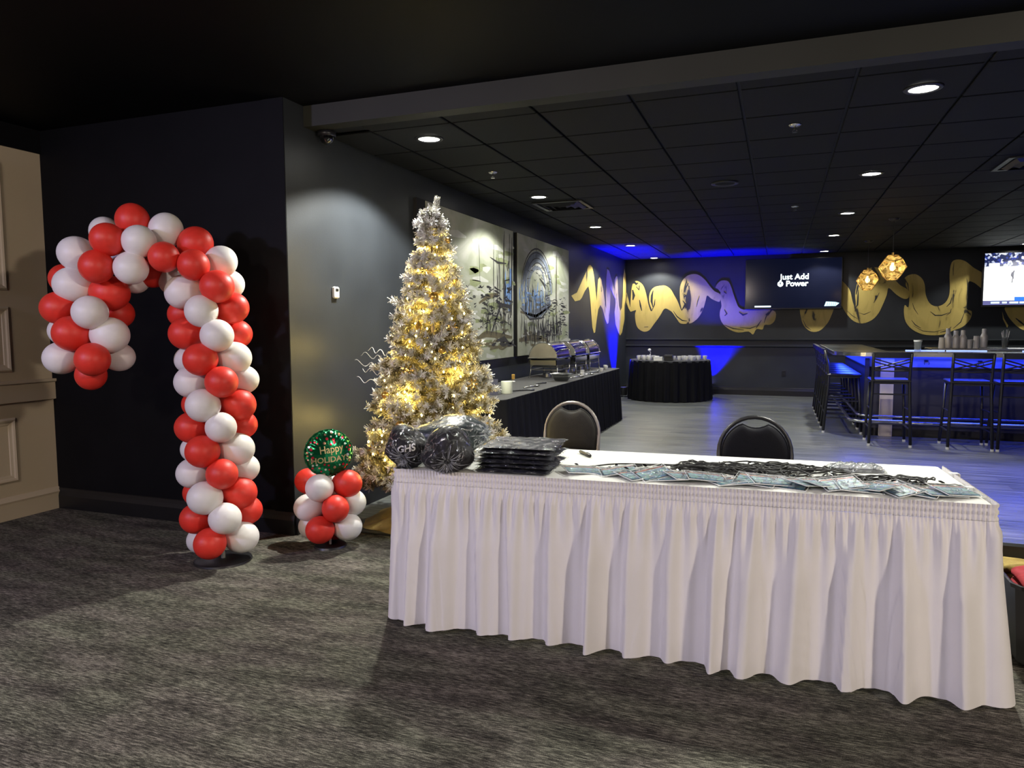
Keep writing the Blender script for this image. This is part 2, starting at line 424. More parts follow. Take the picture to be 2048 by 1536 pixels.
MB().lathe([(.075, -.004), (.078, -.010), (.098, -.007), (.105, 0), (.075, .0)], n=32).build('trim_ring', M['black_metal'], t, True)
MB().lathe([(.0005, -.0035), (.05, -.0035), (.076, -.003)], n=32).build('lens', mat('blue_lens_ceiling', (.1, .1, .9), emit=(.1, .15, 1), estr=12, var=.02), t, True)
add_light('lamp', 'SPOT', t, (0, 0, -.02), 1000, (.03, .06, 1.0), spot_size=math.radians(74), spot_blend=.7, shadow_soft_size=.06, rot=(Vector((1.9, 6.7, 0))-Vector((3.9, 7.2, ZC))).to_track_quat('-Z', 'Y').to_euler())

# ================================================================== small ceiling and wall fixtures
def sprinkler(x, y, label):
    t = thing('fire_sprinkler', label, 'sprinkler', (x, y, ZC), group='sprinklers in the bar ceiling')
    MB().lathe([(.006, -.012), (.030, -.010), (.042, -.002), (.042, 0)], n=20).build('escutcheon', M['steel'], t, True)
    b = MB().cyl((0, 0, -.01), (0, 0, -.035), .007); b.lathe([(.003, -.050), (.018, -.050), (.018, -.047), (.003, -.045)], n=12)
    for s_ in (-1, 1): b.tube([(s_*.006, 0, -.03), (s_*.014, 0, -.04), (s_*.004, 0, -.05)], .002, 5)
    b.build('sprinkler_head', M['chrome'], t)
sprinkler(-2.39, 5.94, 'small fire sprinkler between the first two downlights of the painting-wall row')
sprinkler(.064, 5.30, 'small fire sprinkler left of the nearest downlight above the bar')
sprinkler(.131, 8.90, 'small fire sprinkler in front of the dark television screen')
sp = thing('ceiling_speaker', 'round black speaker grille flush in the middle of the bar ceiling', 'speaker', (-.52, 7.19, ZC))
MB().lathe([(.09, -.006), (.11, -.014), (.125, -.008), (.125, 0)], n=32).build('speaker_rim', M['black_metal'], sp, True)
MB().lathe([(.0005, -.012), (.05, -.011), (.09, -.006)], n=32).build('grille', M['ceil_tile'], sp, True)
def vent(x, y, w, label):
    t = thing('air_vent', label, 'vent', (x, y, ZC))
    f = MB()
    for s_ in (-1, 1): f.box((s_*(w/2-.02), 0, -.006), (.04, w, .012)); f.box((0, s_*(w/2-.02), -.006), (w-.08, .04, .012))
    f.build('vent_frame', M['black_metal'], t)
    for k in range(3):
        h = w/2-.07-k*.07; b = MB()
        rows = []
        for (sx, sy) in ((1, 1), (-1, 1), (-1, -1), (1, -1)): rows.append([(sx*h, sy*h, -.004), (sx*(h-.035), sy*(h-.035), -.028), (sx*(h-.032), sy*(h-.032), -.030), (sx*(h+.004), sy*(h+.004), -.004)])
        b.quadgrid(rows, closed_u=True, closed_v=True); b.build('louvre', M['steel' if False else 'trim_black'], t)
vent(-2.30, 7.82, .56, 'square black air vent beside the second downlight of the painting-wall row')
vent(1.98, 7.20, .56, 'square black air vent at the right edge of the ceiling')
# dome camera where wall and ceiling meet
t = thing('security_camera', 'small black dome security camera high on the left wall corner', 'camera', (XW+.075, 4.30, ZC))
MB().lathe([(.0005, 0), (.062, 0), (.062, -.03), (.055, -.034)], n=24).build('camera_base', M['black_metal'], t, True)
MB().lathe([(.052, -.03), (.050, -.05), (.036, -.075), (.015, -.086), (.0005, -.088)], n=24).build('dome', mat('smoked_dome', (.004, .004, .005), rough=.08, coat=1, var=.05), t, True)
# wall sensor
t = thing('wall_sensor', 'small white sensor box on the charcoal wall left of the tree', 'sensor', (XW, 4.455, 1.655))
MB().bbox((.012, 0, 0), (.024, .062, .085), .008).build('sensor_case', M['white_metal'], t)
MB().bbox((.0255, 0, .018), (.004, .034, .02), .002).build('sensor_window', M['black_metal'], t)
t = thing('wall_outlet', 'black power outlet low on the back wall below the dark television', 'outlet', (.10, YB, .446))
MB().bbox((0, -.004, 0), (.075, .008, .115), .003).build('cover_plate', M['black_metal'], t)
for s_ in (-1, 1): MB().bbox((0, -.010, s_*.026), (.034, .005, .028), .002).build('socket', M['trim_black'], t)
# ================================================================== gold mural on left and back wall
def mural_mat():
    m = bpy.data.materials.new('gold_mural_paint'); m.use_nodes = True; nt = m.node_tree; N = nt.nodes; L = nt.links; b = N['Principled BSDF']
    tc = N.new('ShaderNodeTexCoord')
    def nz(scale, st, det, dist=0.0):
        mp = N.new('ShaderNodeMapping'); mp.inputs['Scale'].default_value = st; mp.inputs['Rotation'].default_value = (0, .6, 0); L.new(tc.outputs['Object'], mp.inputs[0])
        n = N.new('ShaderNodeTexNoise'); n.inputs['Scale'].default_value = scale; n.inputs['Detail'].default_value = det; n.inputs['Distortion'].default_value = dist
        L.new(mp.outputs[0], n.inputs['Vector']); return n.outputs['Fac']
    a = nz(1.0, (4.5, 4.5, 1.6), 6, 1.2); c = nz(1.4, (1, 1, 1), 2)
    cr = N.new('ShaderNodeValToRGB'); L.new(a, cr.inputs[0]); E = cr.color_ramp.elements
    E[0].position = .335; E[0].color = (.035, .033, .03, 1); E[1].position = .375; E[1].color = (.50, .38, .11, 1)
    x = E.new(.52); x.color = (.60, .46, .14, 1); x = E.new(.75); x.color = (.55, .42, .13, 1)
    L.new(cr.outputs[0], b.inputs['Base Color']); b.inputs['Roughness'].default_value = .5; b.inputs['Specular IOR Level'].default_value = .4
    bp = N.new('ShaderNodeBump'); bp.inputs['Strength'].default_value = .2; bp.inputs['Distance'].default_value = .01; L.new(a, bp.inputs['Height']); L.new(bp.outputs[0], b.inputs['Normal'])
    return m
M['mural'] = mural_mat()
mural = thing('wall_mural', 'gold brush-stroke wave mural painted across the far dark walls', 'mural', (XW, YB, 1.2))
def fill_poly(name, pts3, off, m, parent):
    """flat painted patch with a little thickness; pts3 world points in one plane"""
    bm = bmesh.new(); inv = parent.location
    vs = [bm.verts.new(Vector(p)-inv) for p in pts3]
    f = bm.faces.new(vs); r = bmesh.ops.extrude_face_region(bm, geom=[f])
    for g in r['geom']:
        if isinstance(g, bmesh.types.BMVert): g.co += Vector(off)
    bmesh.ops.triangulate(bm, faces=bm.faces[:]); bmesh.ops.recalc_face_normals(bm, faces=bm.faces)
    me = bpy.data.meshes.new(name); bm.to_mesh(me); bm.free(); me.materials.append(m)
    return link(name, me, parent)
def smooth_poly(pts, n=3):
    """closed Catmull-Rom through the points"""
    out = []; k = len(pts)
    for i in range(k):
        p0, p1, p2, p3 = (np.array(pts[(i+d) % k], float) for d in (-1, 0, 1, 2))
        for j in range(n):
            t = j/n; out.append(tuple(.5*((2*p1)+(-p0+p2)*t+(2*p0-5*p1+4*p2-p3)*t*t+(-p0+3*p1-3*p2+p3)*t**3)))
    return out
def on_back(pts, yoff=0.002): return [on_y(px, py, YB-yoff) for px, py in pts]
Z3 = lambda L_: [(1260+.12695*x, 520+.12695*y) for x, y in L_]
Z4 = lambda L_: [(1660+.1895*x, 500+.1895*y) for x, y in L_]
B_ = Z3([(5,800),(10,640),(30,420),(70,340),(130,335),(200,390),(240,480),(270,600),(290,700),(325,800),(345,790),(310,690),(300,600),(320,500),(380,430),(480,405),(560,405),(640,460),(700,560),(750,650),(795,765),(820,800),(795,690),(785,560),(790,420),(830,320),(900,250),(1000,220),(1090,240),(1180,310),(1250,400),(1330,490),(1420,540),(1415,655),(1330,635),(1270,600),(1215,560),(1190,650),(1150,780),(1090,890),(1020,960),(940,1000),(800,1000),(740,930),(670,830),(620,790),(570,765),(530,780),(490,850),(430,940),(370,1020),(310,1100),(240,1130),(170,1110),(110,1050),(85,950),(80,850),(95,790),(40,805)])
fill_poly('mural_stroke', on_back(smooth_poly(B_)), (0, -.002, 0), M['mural'], mural)
C_ = [(1441.5,582),(1448,571),(1455.5,562),(1462,573),(1467,588.5),(1472,602.5),(1478,615),(1492,620),(1520,620),(1537,619),(1551,624),(1550,640),(1541,649),(1529,650),(1525,659),(1513,658),(1506,669),(1497,663),(1477,665),(1460,659.5),(1446,648),(1440,635),(1440,622),(1443,612),(1441,596)]
fill_poly('mural_stroke', on_back(smooth_poly(C_)), (0, -.0025, 0), M['mural'], mural)
C2 = [(1431,575),(1436,566),(1444,561),(1455,562),(1449,569),(1443,576),(1441,584),(1436,578)]
fill_poly('mural_stroke', on_back(smooth_poly(C2)), (0, -.0015, 0), M['mural'], mural)
D_ = [(1602,612),(1634,611),(1666,612),(1661,635),(1652,650),(1638,662),(1622,663),(1608,652),(1602,635)]
fill_poly('mural_stroke', on_back(smooth_poly(D_)), (0, -.002, 0), M['mural'], mural)
E_ = Z4([(110,330),(180,380),(215,440),(238,540),(265,610),(272,560),(265,480),(275,400),(310,300),(370,220),(440,185),(520,190),(600,250),(680,310),(740,370),(820,420),(830,500),(780,515),(700,470),(620,400),(600,470),(560,570),(510,670),(440,740),(340,775),(250,750),(180,680),(130,600),(110,540)])
fill_poly('mural_stroke', on_back(smooth_poly(E_)), (0, -.002, 0), M['mural'], mural)
F_ = Z4([(780,320),(820,270),(900,255),(970,300),(1000,370),(1010,470),(1050,560),(1120,595),(1200,570),(1250,500),(1265,400),(1262,250),(1285,130),(1350,100),(1430,120),(1520,190),(1620,260),(1620,410),(1530,350),(1470,330),(1455,370),(1450,500),(1440,620),(1495,645),(1480,730),(1400,810),(1300,850),(1200,890),(1100,900),(980,890),(870,840),(800,760),(780,660),(790,580),(825,605),(838,500),(820,420)])
fill_poly('mural_stroke', on_back(smooth_poly(F_)), (0, -.0025, 0), M['mural'], mural)
G_ = Z4([(1850,600),(2000,600),(2170,610),(2160,740),(2100,850),(2000,825),(1910,740),(1865,670)])
fill_poly('mural_stroke', on_back(smooth_poly(G_)), (0, -.002, 0), M['mural'], mural)
for a in ([(1818,650),(1835,720),(1880,795),(1870,820),(1825,730)], ):
    fill_poly('mural_stroke', on_back(Z4(a)), (0, -.002, 0), M['mural'], mural)
# dry-brush gaps where the dark wall shows through the gold
def gap(pts, w):
    up, dn = [], []
    for i, (x, y) in enumerate(pts):
        a, c = pts[max(i-1, 0)], pts[min(i+1, len(pts)-1)]; l = math.hypot(c[0]-a[0], c[1]-a[1]) or 1; k = w*math.sin(PI*(i+.35)/(len(pts)-.3)); nx, ny = -(c[1]-a[1])/l*k, (c[0]-a[0])/l*k
        up.append((x+nx, y+ny)); dn.append((x-nx, y-ny))
    fill_poly('mural_gap', on_back(up+dn[::-1], .0052), (0, -.0008, 0), M['wall_dark'], mural)
for L_, w in (([(45,370),(70,350),(100,380),(130,360)],20), ([(40,470),(60,560),(45,630)],22), ([(100,420),(140,470),(150,400)],14), ([(150,630),(165,720),(185,800)],13), ([(365,480),(345,560),(340,650),(360,740)],18), ([(395,620),(385,700),(345,800)],9),
    ([(880,350),(915,370),(880,440),(865,520)],9), ([(855,540),(880,560),(850,590)],16), ([(830,640),(870,690),(850,740),(815,790)],15), ([(920,640),(905,710),(860,770)],8), ([(1095,570),(1070,640),(1045,740)],5), ([(680,800),(740,890),(820,950),(900,960)],9),
    ([(225,1055),(285,1053)],5), ([(1480,500),(1520,530)],10), ([(1485,780),(1525,850),(1490,880)],10)):
    gap(Z3(L_), w*.12695)
for L_, w in (([(1449,650),(1466,657),(1488,660)],1.0), ([(1478,624),(1486,630),(1495,627)],2.0), ([(1480,655),(1500,657),(1518,650)],.9), ([(1523,640),(1516,650),(1512,657)],1.0), ([(1538,622),(1532,634),(1528,646)],1.0), ([(1606,640),(1612,653),(1622,660)],.8)):
    gap(L_, w)
for L_, w in (([(310,330),(290,400),(275,470)],16), ([(300,420),(295,500),(290,580),(265,615)],14), ([(520,450),(490,510),(460,560)],7), ([(180,640),(230,690),(300,730)],5), ([(300,660),(360,680),(430,650)],5), ([(860,740),(900,790),(960,825)],7), ([(880,800),(980,855),(1100,865),(1220,835)],5),
    ([(1060,650),(1110,690),(1180,690),(1260,660)],9), ([(1285,500),(1270,560),(1230,600)],9), ([(1280,620),(1270,660),(1230,690)],6), ([(870,560),(890,620),(930,680)],5), ([(1420,660),(1380,760),(1300,830)],8), ([(1160,870),(1240,850),(1280,810)],10), ([(1310,130),(1300,200),(1300,270)],6), ([(800,320),(820,360),(830,430)],9), ([(1960,720),(2010,760),(2060,800)],16)):
    gap(Z4(L_), w*.1895*.62)
# left-wall zigzag: outline in photograph pixels, laid on the wall plane
ZL = lambda L_: [(1140+.1237*x, 500+.1237*y) for x, y in L_]
def on_left(pts): return [on_x(px, py, XW+.002) for px, py in pts]
W1 = ZL([(20,740),(70,710),(110,690),(200,480),(270,330),(300,250),(330,240),(360,280),(390,440),(410,650),(430,820),(445,600),(455,480),(480,440),(505,480),(540,680),(570,900),(585,950),(580,700),(585,450),(600,310),(630,330),(670,470),(720,650),(745,740),(742,810),(700,720),(655,600),(650,800),(640,1000),(620,1180),(600,1195),(570,1120),(530,960),(490,890),(455,960),(430,1130),(405,1330),(385,1345),(360,1250),(345,1060),(330,850),(310,650),(295,585),(240,660),(190,770),(160,810),(80,830)])
fill_poly('mural_stroke', on_left(W1), (.002, 0, 0), M['mural'], mural)
W2 = ZL([(720,480),(745,420),(765,430),(775,700),(790,900),(815,985),(840,930),(855,700),(862,420),(880,305),(898,400),(904,560),(904,760),(880,900),(880,1120),(840,1330),(808,1385),(775,1320),(735,1200),(720,1000),(735,860)])
fill_poly('mural_stroke', on_left(W2), (.002, 0, 0), M['mural'], mural)
W3 = Z3([(-68,470),(-50,520),(-20,640),(0,740),(30,760),(45,790),(10,815),(-25,760),(-68,640)])
fill_poly('mural_stroke', on_back(W3, .0045), (0, -.001, 0), M['mural'], mural)

# ================================================================== televisions
def text_mesh(body, size, extrude=0.0, bold=0.0, align='CENTER'):
    cu = bpy.data.curves.new('text', 'FONT'); cu.body = body; cu.size = size; cu.extrude = extrude; cu.offset = bold
    cu.align_x = align; cu.resolution_u = 3
    o = bpy.data.objects.new('text_tmp', cu); COL.objects.link(o)
    dg = bpy.context.evaluated_depsgraph_get(); me = bpy.data.meshes.new_from_object(o.evaluated_get(dg))
    bpy.data.objects.remove(o); bpy.data.curves.remove(cu)
    return me
def put_text(name, body, size, m, parent, loc, rot, bold=0.0, extrude=0.0005, sx=1.0):
    me = text_mesh(body, size, extrude, bold); me.materials.clear(); me.materials.append(m)
    return link(name, me, parent, loc, rot, (sx, 1, 1))
screen_dark = mat('tv_dark_screen', (.004, .005, .012), rough=.12, emit=(.004, .006, .020), estr=.35, spec=.15, col2=(.006, .007, .016), vscale=2)
glow_white = mat('tv_white_glow', (.8, .9, .9), emit=(.80, .97, 1.0), estr=1.0, var=.02)
glow_cyan = mat('tv_cyan_glow', (.5, .8, .9), emit=(.42, .82, .95), estr=.6, var=.02)
bezel = mat('tv_bezel', (.006, .006, .008), rough=.3, var=.1)
TW, TH = 1.74, .98
tv = thing('television', 'large black wall television showing white Just Add Power lettering on dark blue', 'television', (.215, YB-.13, 2.19))
MB().bbox((0, 0, 0), (TW, .06, TH), .008).build('tv_case', bezel, tv)
MB().box((0, -.0315, .006), (TW-.03, .003, TH-.04)).build('screen', screen_dark, tv)
MB().box((.0, .075, 0), (.5, .09, .4)).build('wall_bracket', M['black_metal'], tv)
RX = (PI/2, 0, 0)
put_text('lettering', 'Just Add', .150, glow_white, tv, (.03, -.034, .085), RX, bold=.003, sx=1.0)
put_text('lettering', 'Power', .150, glow_white, tv, (.075, -.034, -.045), RX, bold=.004, sx=1.0)
# round bolt emblem in front of "Power"
em = MB(); em.lathe([(.0005, -.001), (.052, -.001), (.052, .001), (.0005, .001)], c=(-.222, -.0345, 0), n=24, axis='Y'); em.build('emblem', glow_white, tv)
bolt = [(-.006, .030), (.018, .030), (.004, .006), (.018, .006), (-.012, -.034), (-.002, -.004), (-.016, -.004)]
MB().prism([(x-.222, y) for x, y in bolt], -.0372, -.0362, lambda x, y, z: (x, z, y)).build('emblem_bolt', screen_dark, tv)
MB().box((-.535, -.0345, -.43), (.30, .003, .026)).build('screen_bar', glow_white, tv)
lg = MB(); lg.prism([(.57, -.435), (.77, -.435), (.83, -.38), (.76, -.36), (.60, -.35)], -.0345, -.033, lambda x, y, z: (x, z, y)); lg.build('screen_logo', glow_cyan, tv)
for k in range(5): MB().box((.625+k*.034, -.0352, -.398), (.006, .002, .055), ry=.2).build('screen_logo_line', screen_dark, tv)
# second set: sports broadcast
def crowd_mat():
    m = bpy.data.materials.new('tv_crowd'); m.use_nodes = True; nt = m.node_tree; N = nt.nodes; L = nt.links; b = N['Principled BSDF']
    tc = N.new('ShaderNodeTexCoord'); v = N.new('ShaderNodeTexVoronoi'); v.inputs['Scale'].default_value = 26; L.new(tc.outputs['Object'], v.inputs['Vector'])
    cr = N.new('ShaderNodeValToRGB'); sep = N.new('ShaderNodeSeparateColor'); L.new(v.outputs['Color'], sep.inputs[0]); L.new(sep.outputs[0], cr.inputs[0]); cr.color_ramp.interpolation = 'CONSTANT'
    E = cr.color_ramp.elements; E[0].color = (.01, .02, .10, 1); E[1].position = .45; E[1].color = (.55, .62, .85, 1)
    x = E.new(.62); x.color = (.03, .06, .4, 1); x = E.new(.78); x.color = (.95, .95, 1, 1)
    L.new(cr.outputs[0], b.inputs['Emission Color']); b.inputs['Emission Strength'].default_value = .5; b.inputs['Base Color'].default_value = (.02, .02, .03, 1)
    return m
ice = mat('tv_ice', (.8, .85, .85), emit=(.90, .97, .97), estr=.55, var=.02)
tvblue = mat('tv_blue_banner', (.02, .1, .7), emit=(.01, .12, .85), estr=.5, var=.05)
tvgrey = mat('tv_ticker', (.03, .03, .07), emit=(.06, .06, .16), estr=1.0, var=.05)
tvdark = mat('tv_figure', (.03, .03, .04), emit=(.05, .05, .07), estr=.6, var=.05)
tv2 = thing('television', 'bright wall television showing a sports match with a white playing field', 'television', (4.215, YB-.13, 2.19))
MB().bbox((0, 0, 0), (TW, .06, TH), .008).build('tv_case', bezel, tv2)
MB().box((0, -.0315, -.06), (TW-.05, .003, .66)).build('screen', ice, tv2)
MB().box((0, -.0316, .335), (TW-.05, .003, .235)).build('screen_crowd', crowd_mat(), tv2)
MB().box((0, -.0316, -.415), (TW-.05, .003, .075)).build('screen_ticker', tvgrey, tv2)
MB().box((.05, -.0335, -.35), (.85, .002, .07)).build('screen_banner', tvblue, tv2)
MB().box((-.70, -.0335, .25), (.16, .002, .06)).build('screen_score', ice, tv2)
for k, (x, w) in enumerate(((-.66, .13), (-.52, .07), (-.38, .13), (-.22, .15), (-.05, .12))): MB().box((x, -.034, -.413), (w, .002, .03)).build('screen_caption', glow_cyan, tv2)
for (x, z) in ((-.42, .04), (-.12, .06), (.25, .0), (.5, .1)):
    f = MB(); f.prism([(x-.012, z-.11), (x-.004, z-.02), (x-.03, z+.02), (x-.02, z+.07), (x, z+.085), (x+.02, z+.115), (x+.035, z+.09), (x+.022, z+.06), (x+.022, z), (x+.018, z-.10), (x+.01, z-.03), (x+.004, z-.11)], -.0345, -.0335, lambda a, b_, c: (a, c, b_)); f.build('screen_figure', tvdark, tv2)
MB().box((0, .075, 0), (.5, .09, .4)).build('wall_bracket', M['black_metal'], tv2)

# ================================================================== canvases on the left wall
def canvas_mat():
    m = bpy.data.materials.new('painted_canvas'); m.use_nodes = True; nt = m.node_tree; N = nt.nodes; L = nt.links; b = N['Principled BSDF']
    tc = N.new('ShaderNodeTexCoord'); mp = N.new('ShaderNodeMapping'); mp.inputs['Scale'].default_value = (1, .9, 1.5); L.new(tc.outputs['Object'], mp.inputs[0])
    n = N.new('ShaderNodeTexNoise'); n.inputs['Scale'].default_value = 1.6; n.inputs['Detail'].default_value = 5; n.inputs['Distortion'].default_value = 1.0; L.new(mp.outputs[0], n.inputs['Vector'])
    cr = N.new('ShaderNodeValToRGB'); L.new(n.outputs['Fac'], cr.inputs[0]); E = cr.color_ramp.elements
    E[0].position = .30; E[0].color = (.22, .25, .15, 1); E[1].position = .62; E[1].color = (.44, .445, .39, 1)
    x = E.new(.45); x.color = (.31, .33, .25, 1)
    L.new(cr.outputs[0], b.inputs['Base Color']); b.inputs['Roughness'].default_value = .7
    return m
M['canvas'] = canvas_mat()
ink = mat('art_black', (.025, .024, .028), rough=.7, var=.3, vscale=20)
umber = mat('art_umber', (.115, .098, .055), rough=.7, var=.3, vscale=9)
slate = mat('art_slate', (.15, .18, .24), rough=.7, var=.35, vscale=11)
blue = mat('art_blue', (.16, .28, .55), rough=.7, var=.3, vscale=9)
olive = mat('art_olive', (.22, .25, .13), rough=.7, var=.25, vscale=7)
chalk = mat('art_chalk', (.47, .48, .44), rough=.7, var=.1, vscale=9)
edge = mat('canvas_black_edge', (.003, .003, .0035), rough=.6, var=.1)
def make_picture(y0, y1, z0, z1, label):
    t = thing('canvas_painting', label, 'painting', (XW, y0, z0), group='pair of canvas paintings')
    w, h = y1-y0, z1-z0
    MB().box((.017, w/2-(.08 if y0 < 6 else 0), h/2), (.034, w+(.16 if y0 < 6 else 0), h)).build('frame_edge', edge, t)
    MB().box((.0365, w/2, h/2), (.005, w-.012, h-.012)).build('canvas', M['canvas'], t)
    return t, w, h
def strokes(t, name, m, items, x=.040):
    """items: polylines of (u,v,halfwidth) in metres on the canvas; flat paint"""
    b = MB()
    for k, pl in enumerate(items):
        xx = x + .0002*(k % 4); up = []; dn = []
        for i, (u, v, w) in enumerate(pl):
            a = pl[max(i-1, 0)]; c = pl[min(i+1, len(pl)-1)]; du, dv = c[0]-a[0], c[1]-a[1]; l = math.hypot(du, dv) or 1
            nu, nv = -dv/l, du/l; up.append((xx, u+nu*w, v+nv*w)); dn.append((xx, u-nu*w, v-nv*w))
        b.quadgrid([up, dn])
    o = b.build(name, m, t); o['kind'] = 'stuff'; return o
R_ = random.Random(3)
def reeds(n, u0, u1, v0, dv, h0, h1, w=.008):
    return [[(u, v, w*R_.uniform(.4, 1)), (u+R_.uniform(-.02, .02), v+l*.5, w*R_.uniform(.6, 1.4)), (u+R_.uniform(-.04, .04), v+l, w*.3)]
            for u, v, l in ((R_.uniform(u0, u1), v0+R_.uniform(-dv, dv), R_.uniform(h0, h1)) for _ in range(n))]
def dashes(n, u0, u1, v0, v1, l0, l1, w):
    return [[(u, v, w*R_.uniform(.3, 1)), (u+l*.5, v+R_.uniform(-.02, .02), w*R_.uniform(.6, 1.3)), (u+l, v+R_.uniform(-.03, .03), w*.3)]
            for u, v, l in ((R_.uniform(u0, u1), R_.uniform(v0, v1), R_.uniform(l0, l1)) for _ in range(n))]
pa, w, h = make_picture(5.84, 8.10, 1.03, 2.535, 'left canvas with dark masts, partly hidden behind the tree')
strokes(pa, 'brush_strokes_olive', olive, dashes(26, .9, 2.0, .12, 1.25, .15, .45, .035), .0395)
strokes(pa, 'brush_strokes_chalk', chalk, dashes(18, .4, 2.1, .05, 1.4, .2, .5, .03), .0397)
strokes(pa, 'brush_strokes_umber', umber, [[(.95, .22, .01), (1.4, .29, .035), (1.8, .27, .03), (2.2, .24, .015)], [(1.5, .12, .01), (1.9, .15, .02), (2.2, .14, .01)],
        [(1.92, .2, .008), (1.93, .8, .016), (1.94, 1.2, .02), (1.95, 1.42, .005)], [(1.2, .62, .01), (1.45, .70, .025), (1.75, .73, .02)]] + dashes(14, 1.2, 2.0, .1, .35, .1, .3, .014))
strokes(pa, 'brush_strokes_blue', blue, [[(2.0, .6, .03), (2.08, .85, .06), (2.2, .95, .06)], [(2.12, .55, .04), (2.17, 1.05, .05)]] + reeds(12, 1.95, 2.2, .62, .05, .1, .4, .014))
strokes(pa, 'brush_strokes_black', ink, [[(1.52, 1.13, .004), (1.75, 1.09, .014), (2.02, 1.10, .006)], [(1.62, .60, .006), (1.62, 1.0, .010), (1.63, 1.28, .003)], [(1.95, .3, .006), (1.94, 1.3, .012), (1.96, 1.47, .003)],
        [(1.80, .5, .007), (1.81, .98, .011), (1.8, 1.12, .003)], [(2.19, .5, .01), (2.20, 1.1, .018), (2.21, 1.42, .006)], [(2.12, .8, .008), (2.13, 1.45, .006)], [(1.55, .30, .01), (1.75, .52, .022), (1.88, .66, .01)],
        [(1.97, .68, .012), (2.23, .66, .012)], [(1.97, .68, .01), (1.97, .90, .01), (2.12, .92, .01)], [(1.70, .66, .02), (1.85, .62, .02), (2.2, .60, .025)]]
        + reeds(16, 1.35, 2.2, .50, .06, .05, .2) + dashes(34, 1.2, 2.15, .4, .82, .05, .2, .012) + reeds(6, 2.0, 2.1, 1.05, .05, .05, .16, .007) + dashes(12, 1.5, 2.1, .12, .32, .1, .3, .02) + dashes(70, .8, 2.15, .35, .80, .04, .14, .006) + reeds(50, 1.3, 2.2, .35, .1, .06, .22, .005) + reeds(10, 1.2, 2.2, .7, .2, .3, .6, .004), .0405)
pb, w, h = make_picture(8.24, 10.51, 1.03, 2.535, 'right canvas with a dark blue dome above reeds')
arc = lambda cx, cy, rx, ry, a0, a1, wd, n=16: [(cx+rx*math.cos(a0+(a1-a0)*i/n), cy+ry*math.sin(a0+(a1-a0)*i/n), wd*(.6+.4*math.sin(PI*i/n))) for i in range(n+1)]
strokes(pb, 'brush_strokes_chalk', chalk, dashes(20, .1, 2.0, .1, 1.4, .2, .5, .035), .0395)
strokes(pb, 'brush_strokes_olive', olive, dashes(12, .2, 2.0, .15, 1.2, .2, .4, .03), .0397)
strokes(pb, 'brush_strokes_umber', umber, [[(.05, .20, .02), (.6, .23, .045), (1.2, .18, .02)], [(.1, .55, .012), (.7, .50, .022), (1.4, .66, .012)], [(1.62, .5, .006), (1.63, 1.1, .012), (1.63, 1.4, .003)]] + dashes(14, .1, 1.3, .1, .3, .1, .4, .018))
strokes(pb, 'brush_strokes_slate', slate, [arc(.78, .78, .60, .52, PI*.98, PI*.02, .05), arc(.78, .76, .50, .46, PI*.95, PI*.25, .03), arc(.80, .78, .56, .50, PI*.9, PI*.1, .02), arc(.76, .74, .44, .40, PI*.9, PI*.3, .02), arc(.76, .80, .36, .34, PI*1.2, PI*.1, .03), [(.15, .62, .05), (.5, .52, .06), (.9, .55, .06), (1.35, .70, .04)]] + reeds(30, .2, 1.35, .58, .08, .1, .35, .016))
strokes(pb, 'brush_strokes_blue', blue, reeds(16, .08, 1.0, .62, .1, .1, .3, .018) + dashes(10, .1, 1.2, .62, .8, .1, .3, .014), .0402)
strokes(pb, 'brush_strokes_black', ink, [arc(.78, .78, .66, .60, PI*.97, PI*.03, .010), arc(.80, .80, .44, .40, PI*.7, PI*.05, .010), arc(.77, .77, .62, .56, PI*.9, PI*.2, .006), arc(.79, .76, .54, .50, PI*.95, PI*.1, .006), [(.72, 1.34, .008), (.73, 1.45, .003)], [(.10, .6, .006), (.45, .46, .012), (.95, .48, .012), (1.4, .68, .006)], [(1.60, .2, .006), (1.6, .9, .012), (1.61, 1.38, .003)], [(.86, 1.0, .01), (1.05, .93, .02), (1.12, .86, .005)]]
        + reeds(80, .15, 1.85, .20, .08, .08, .32, .011) + dashes(40, 1.1, 2.0, .25, .75, .05, .25, .010) + reeds(14, .1, 1.3, .72, .05, .05, .2, .008) + reeds(90, .1, 1.9, .28, .12, .06, .22, .005) + dashes(60, .9, 2.1, .2, .8, .04, .2, .005) + dashes(30, .3, 1.3, .7, 1.2, .05, .2, .006) + reeds(30, .25, 1.3, .55, .05, .15, .4, .006), .0405)

# ================================================================== blue uplights
def uplight(x, y, z, label, aim, p, cone=70):
    t = thing('uplight', label, 'uplight', (x, y, 0))
    MB().lathe([(.0005, .03), (.07, .03), (.075, .05), (.075, .15), (.068, z), (.062, z), (.06, z-.03), (.0005, z-.03)], n=24).build('lamp_body', M['black_metal'], t, 'auto')
    b = MB()
    for s_ in (-1, 1): b.box((s_*.085, 0, .06), (.008, .03, .12)); b.box((s_*.06, 0, .006), (.06, .16, .012))
    b.build('bracket', M['black_metal'], t)
    MB().lathe([(.0005, z-.012), (.06, z-.014)], n=24).build('lens', mat('blue_lens', (.1, .1, .9), emit=(.25, .25, 1), estr=14, var=.02), t, True)
    q = Vector(aim).to_track_quat('-Z', 'Y').to_euler()
    add_light('lamp', 'SPOT', t, (0, 0, z+.005), p, (.0, .0, 1.0), spot_size=math.radians(cone), spot_blend=.8, shadow_soft_size=.04, rot=q)
uplight(-1.31, 14.92, .19, 'small blue uplight on the floor right of the round black table', (.17, -.02, 1), P_UP*1.15, 66)
uplight(-2.86, 13.95, .19, 'small blue uplight on the floor by the left wall behind the buffet', (-.03, -.16, 1), P_UP*1.2, 66)

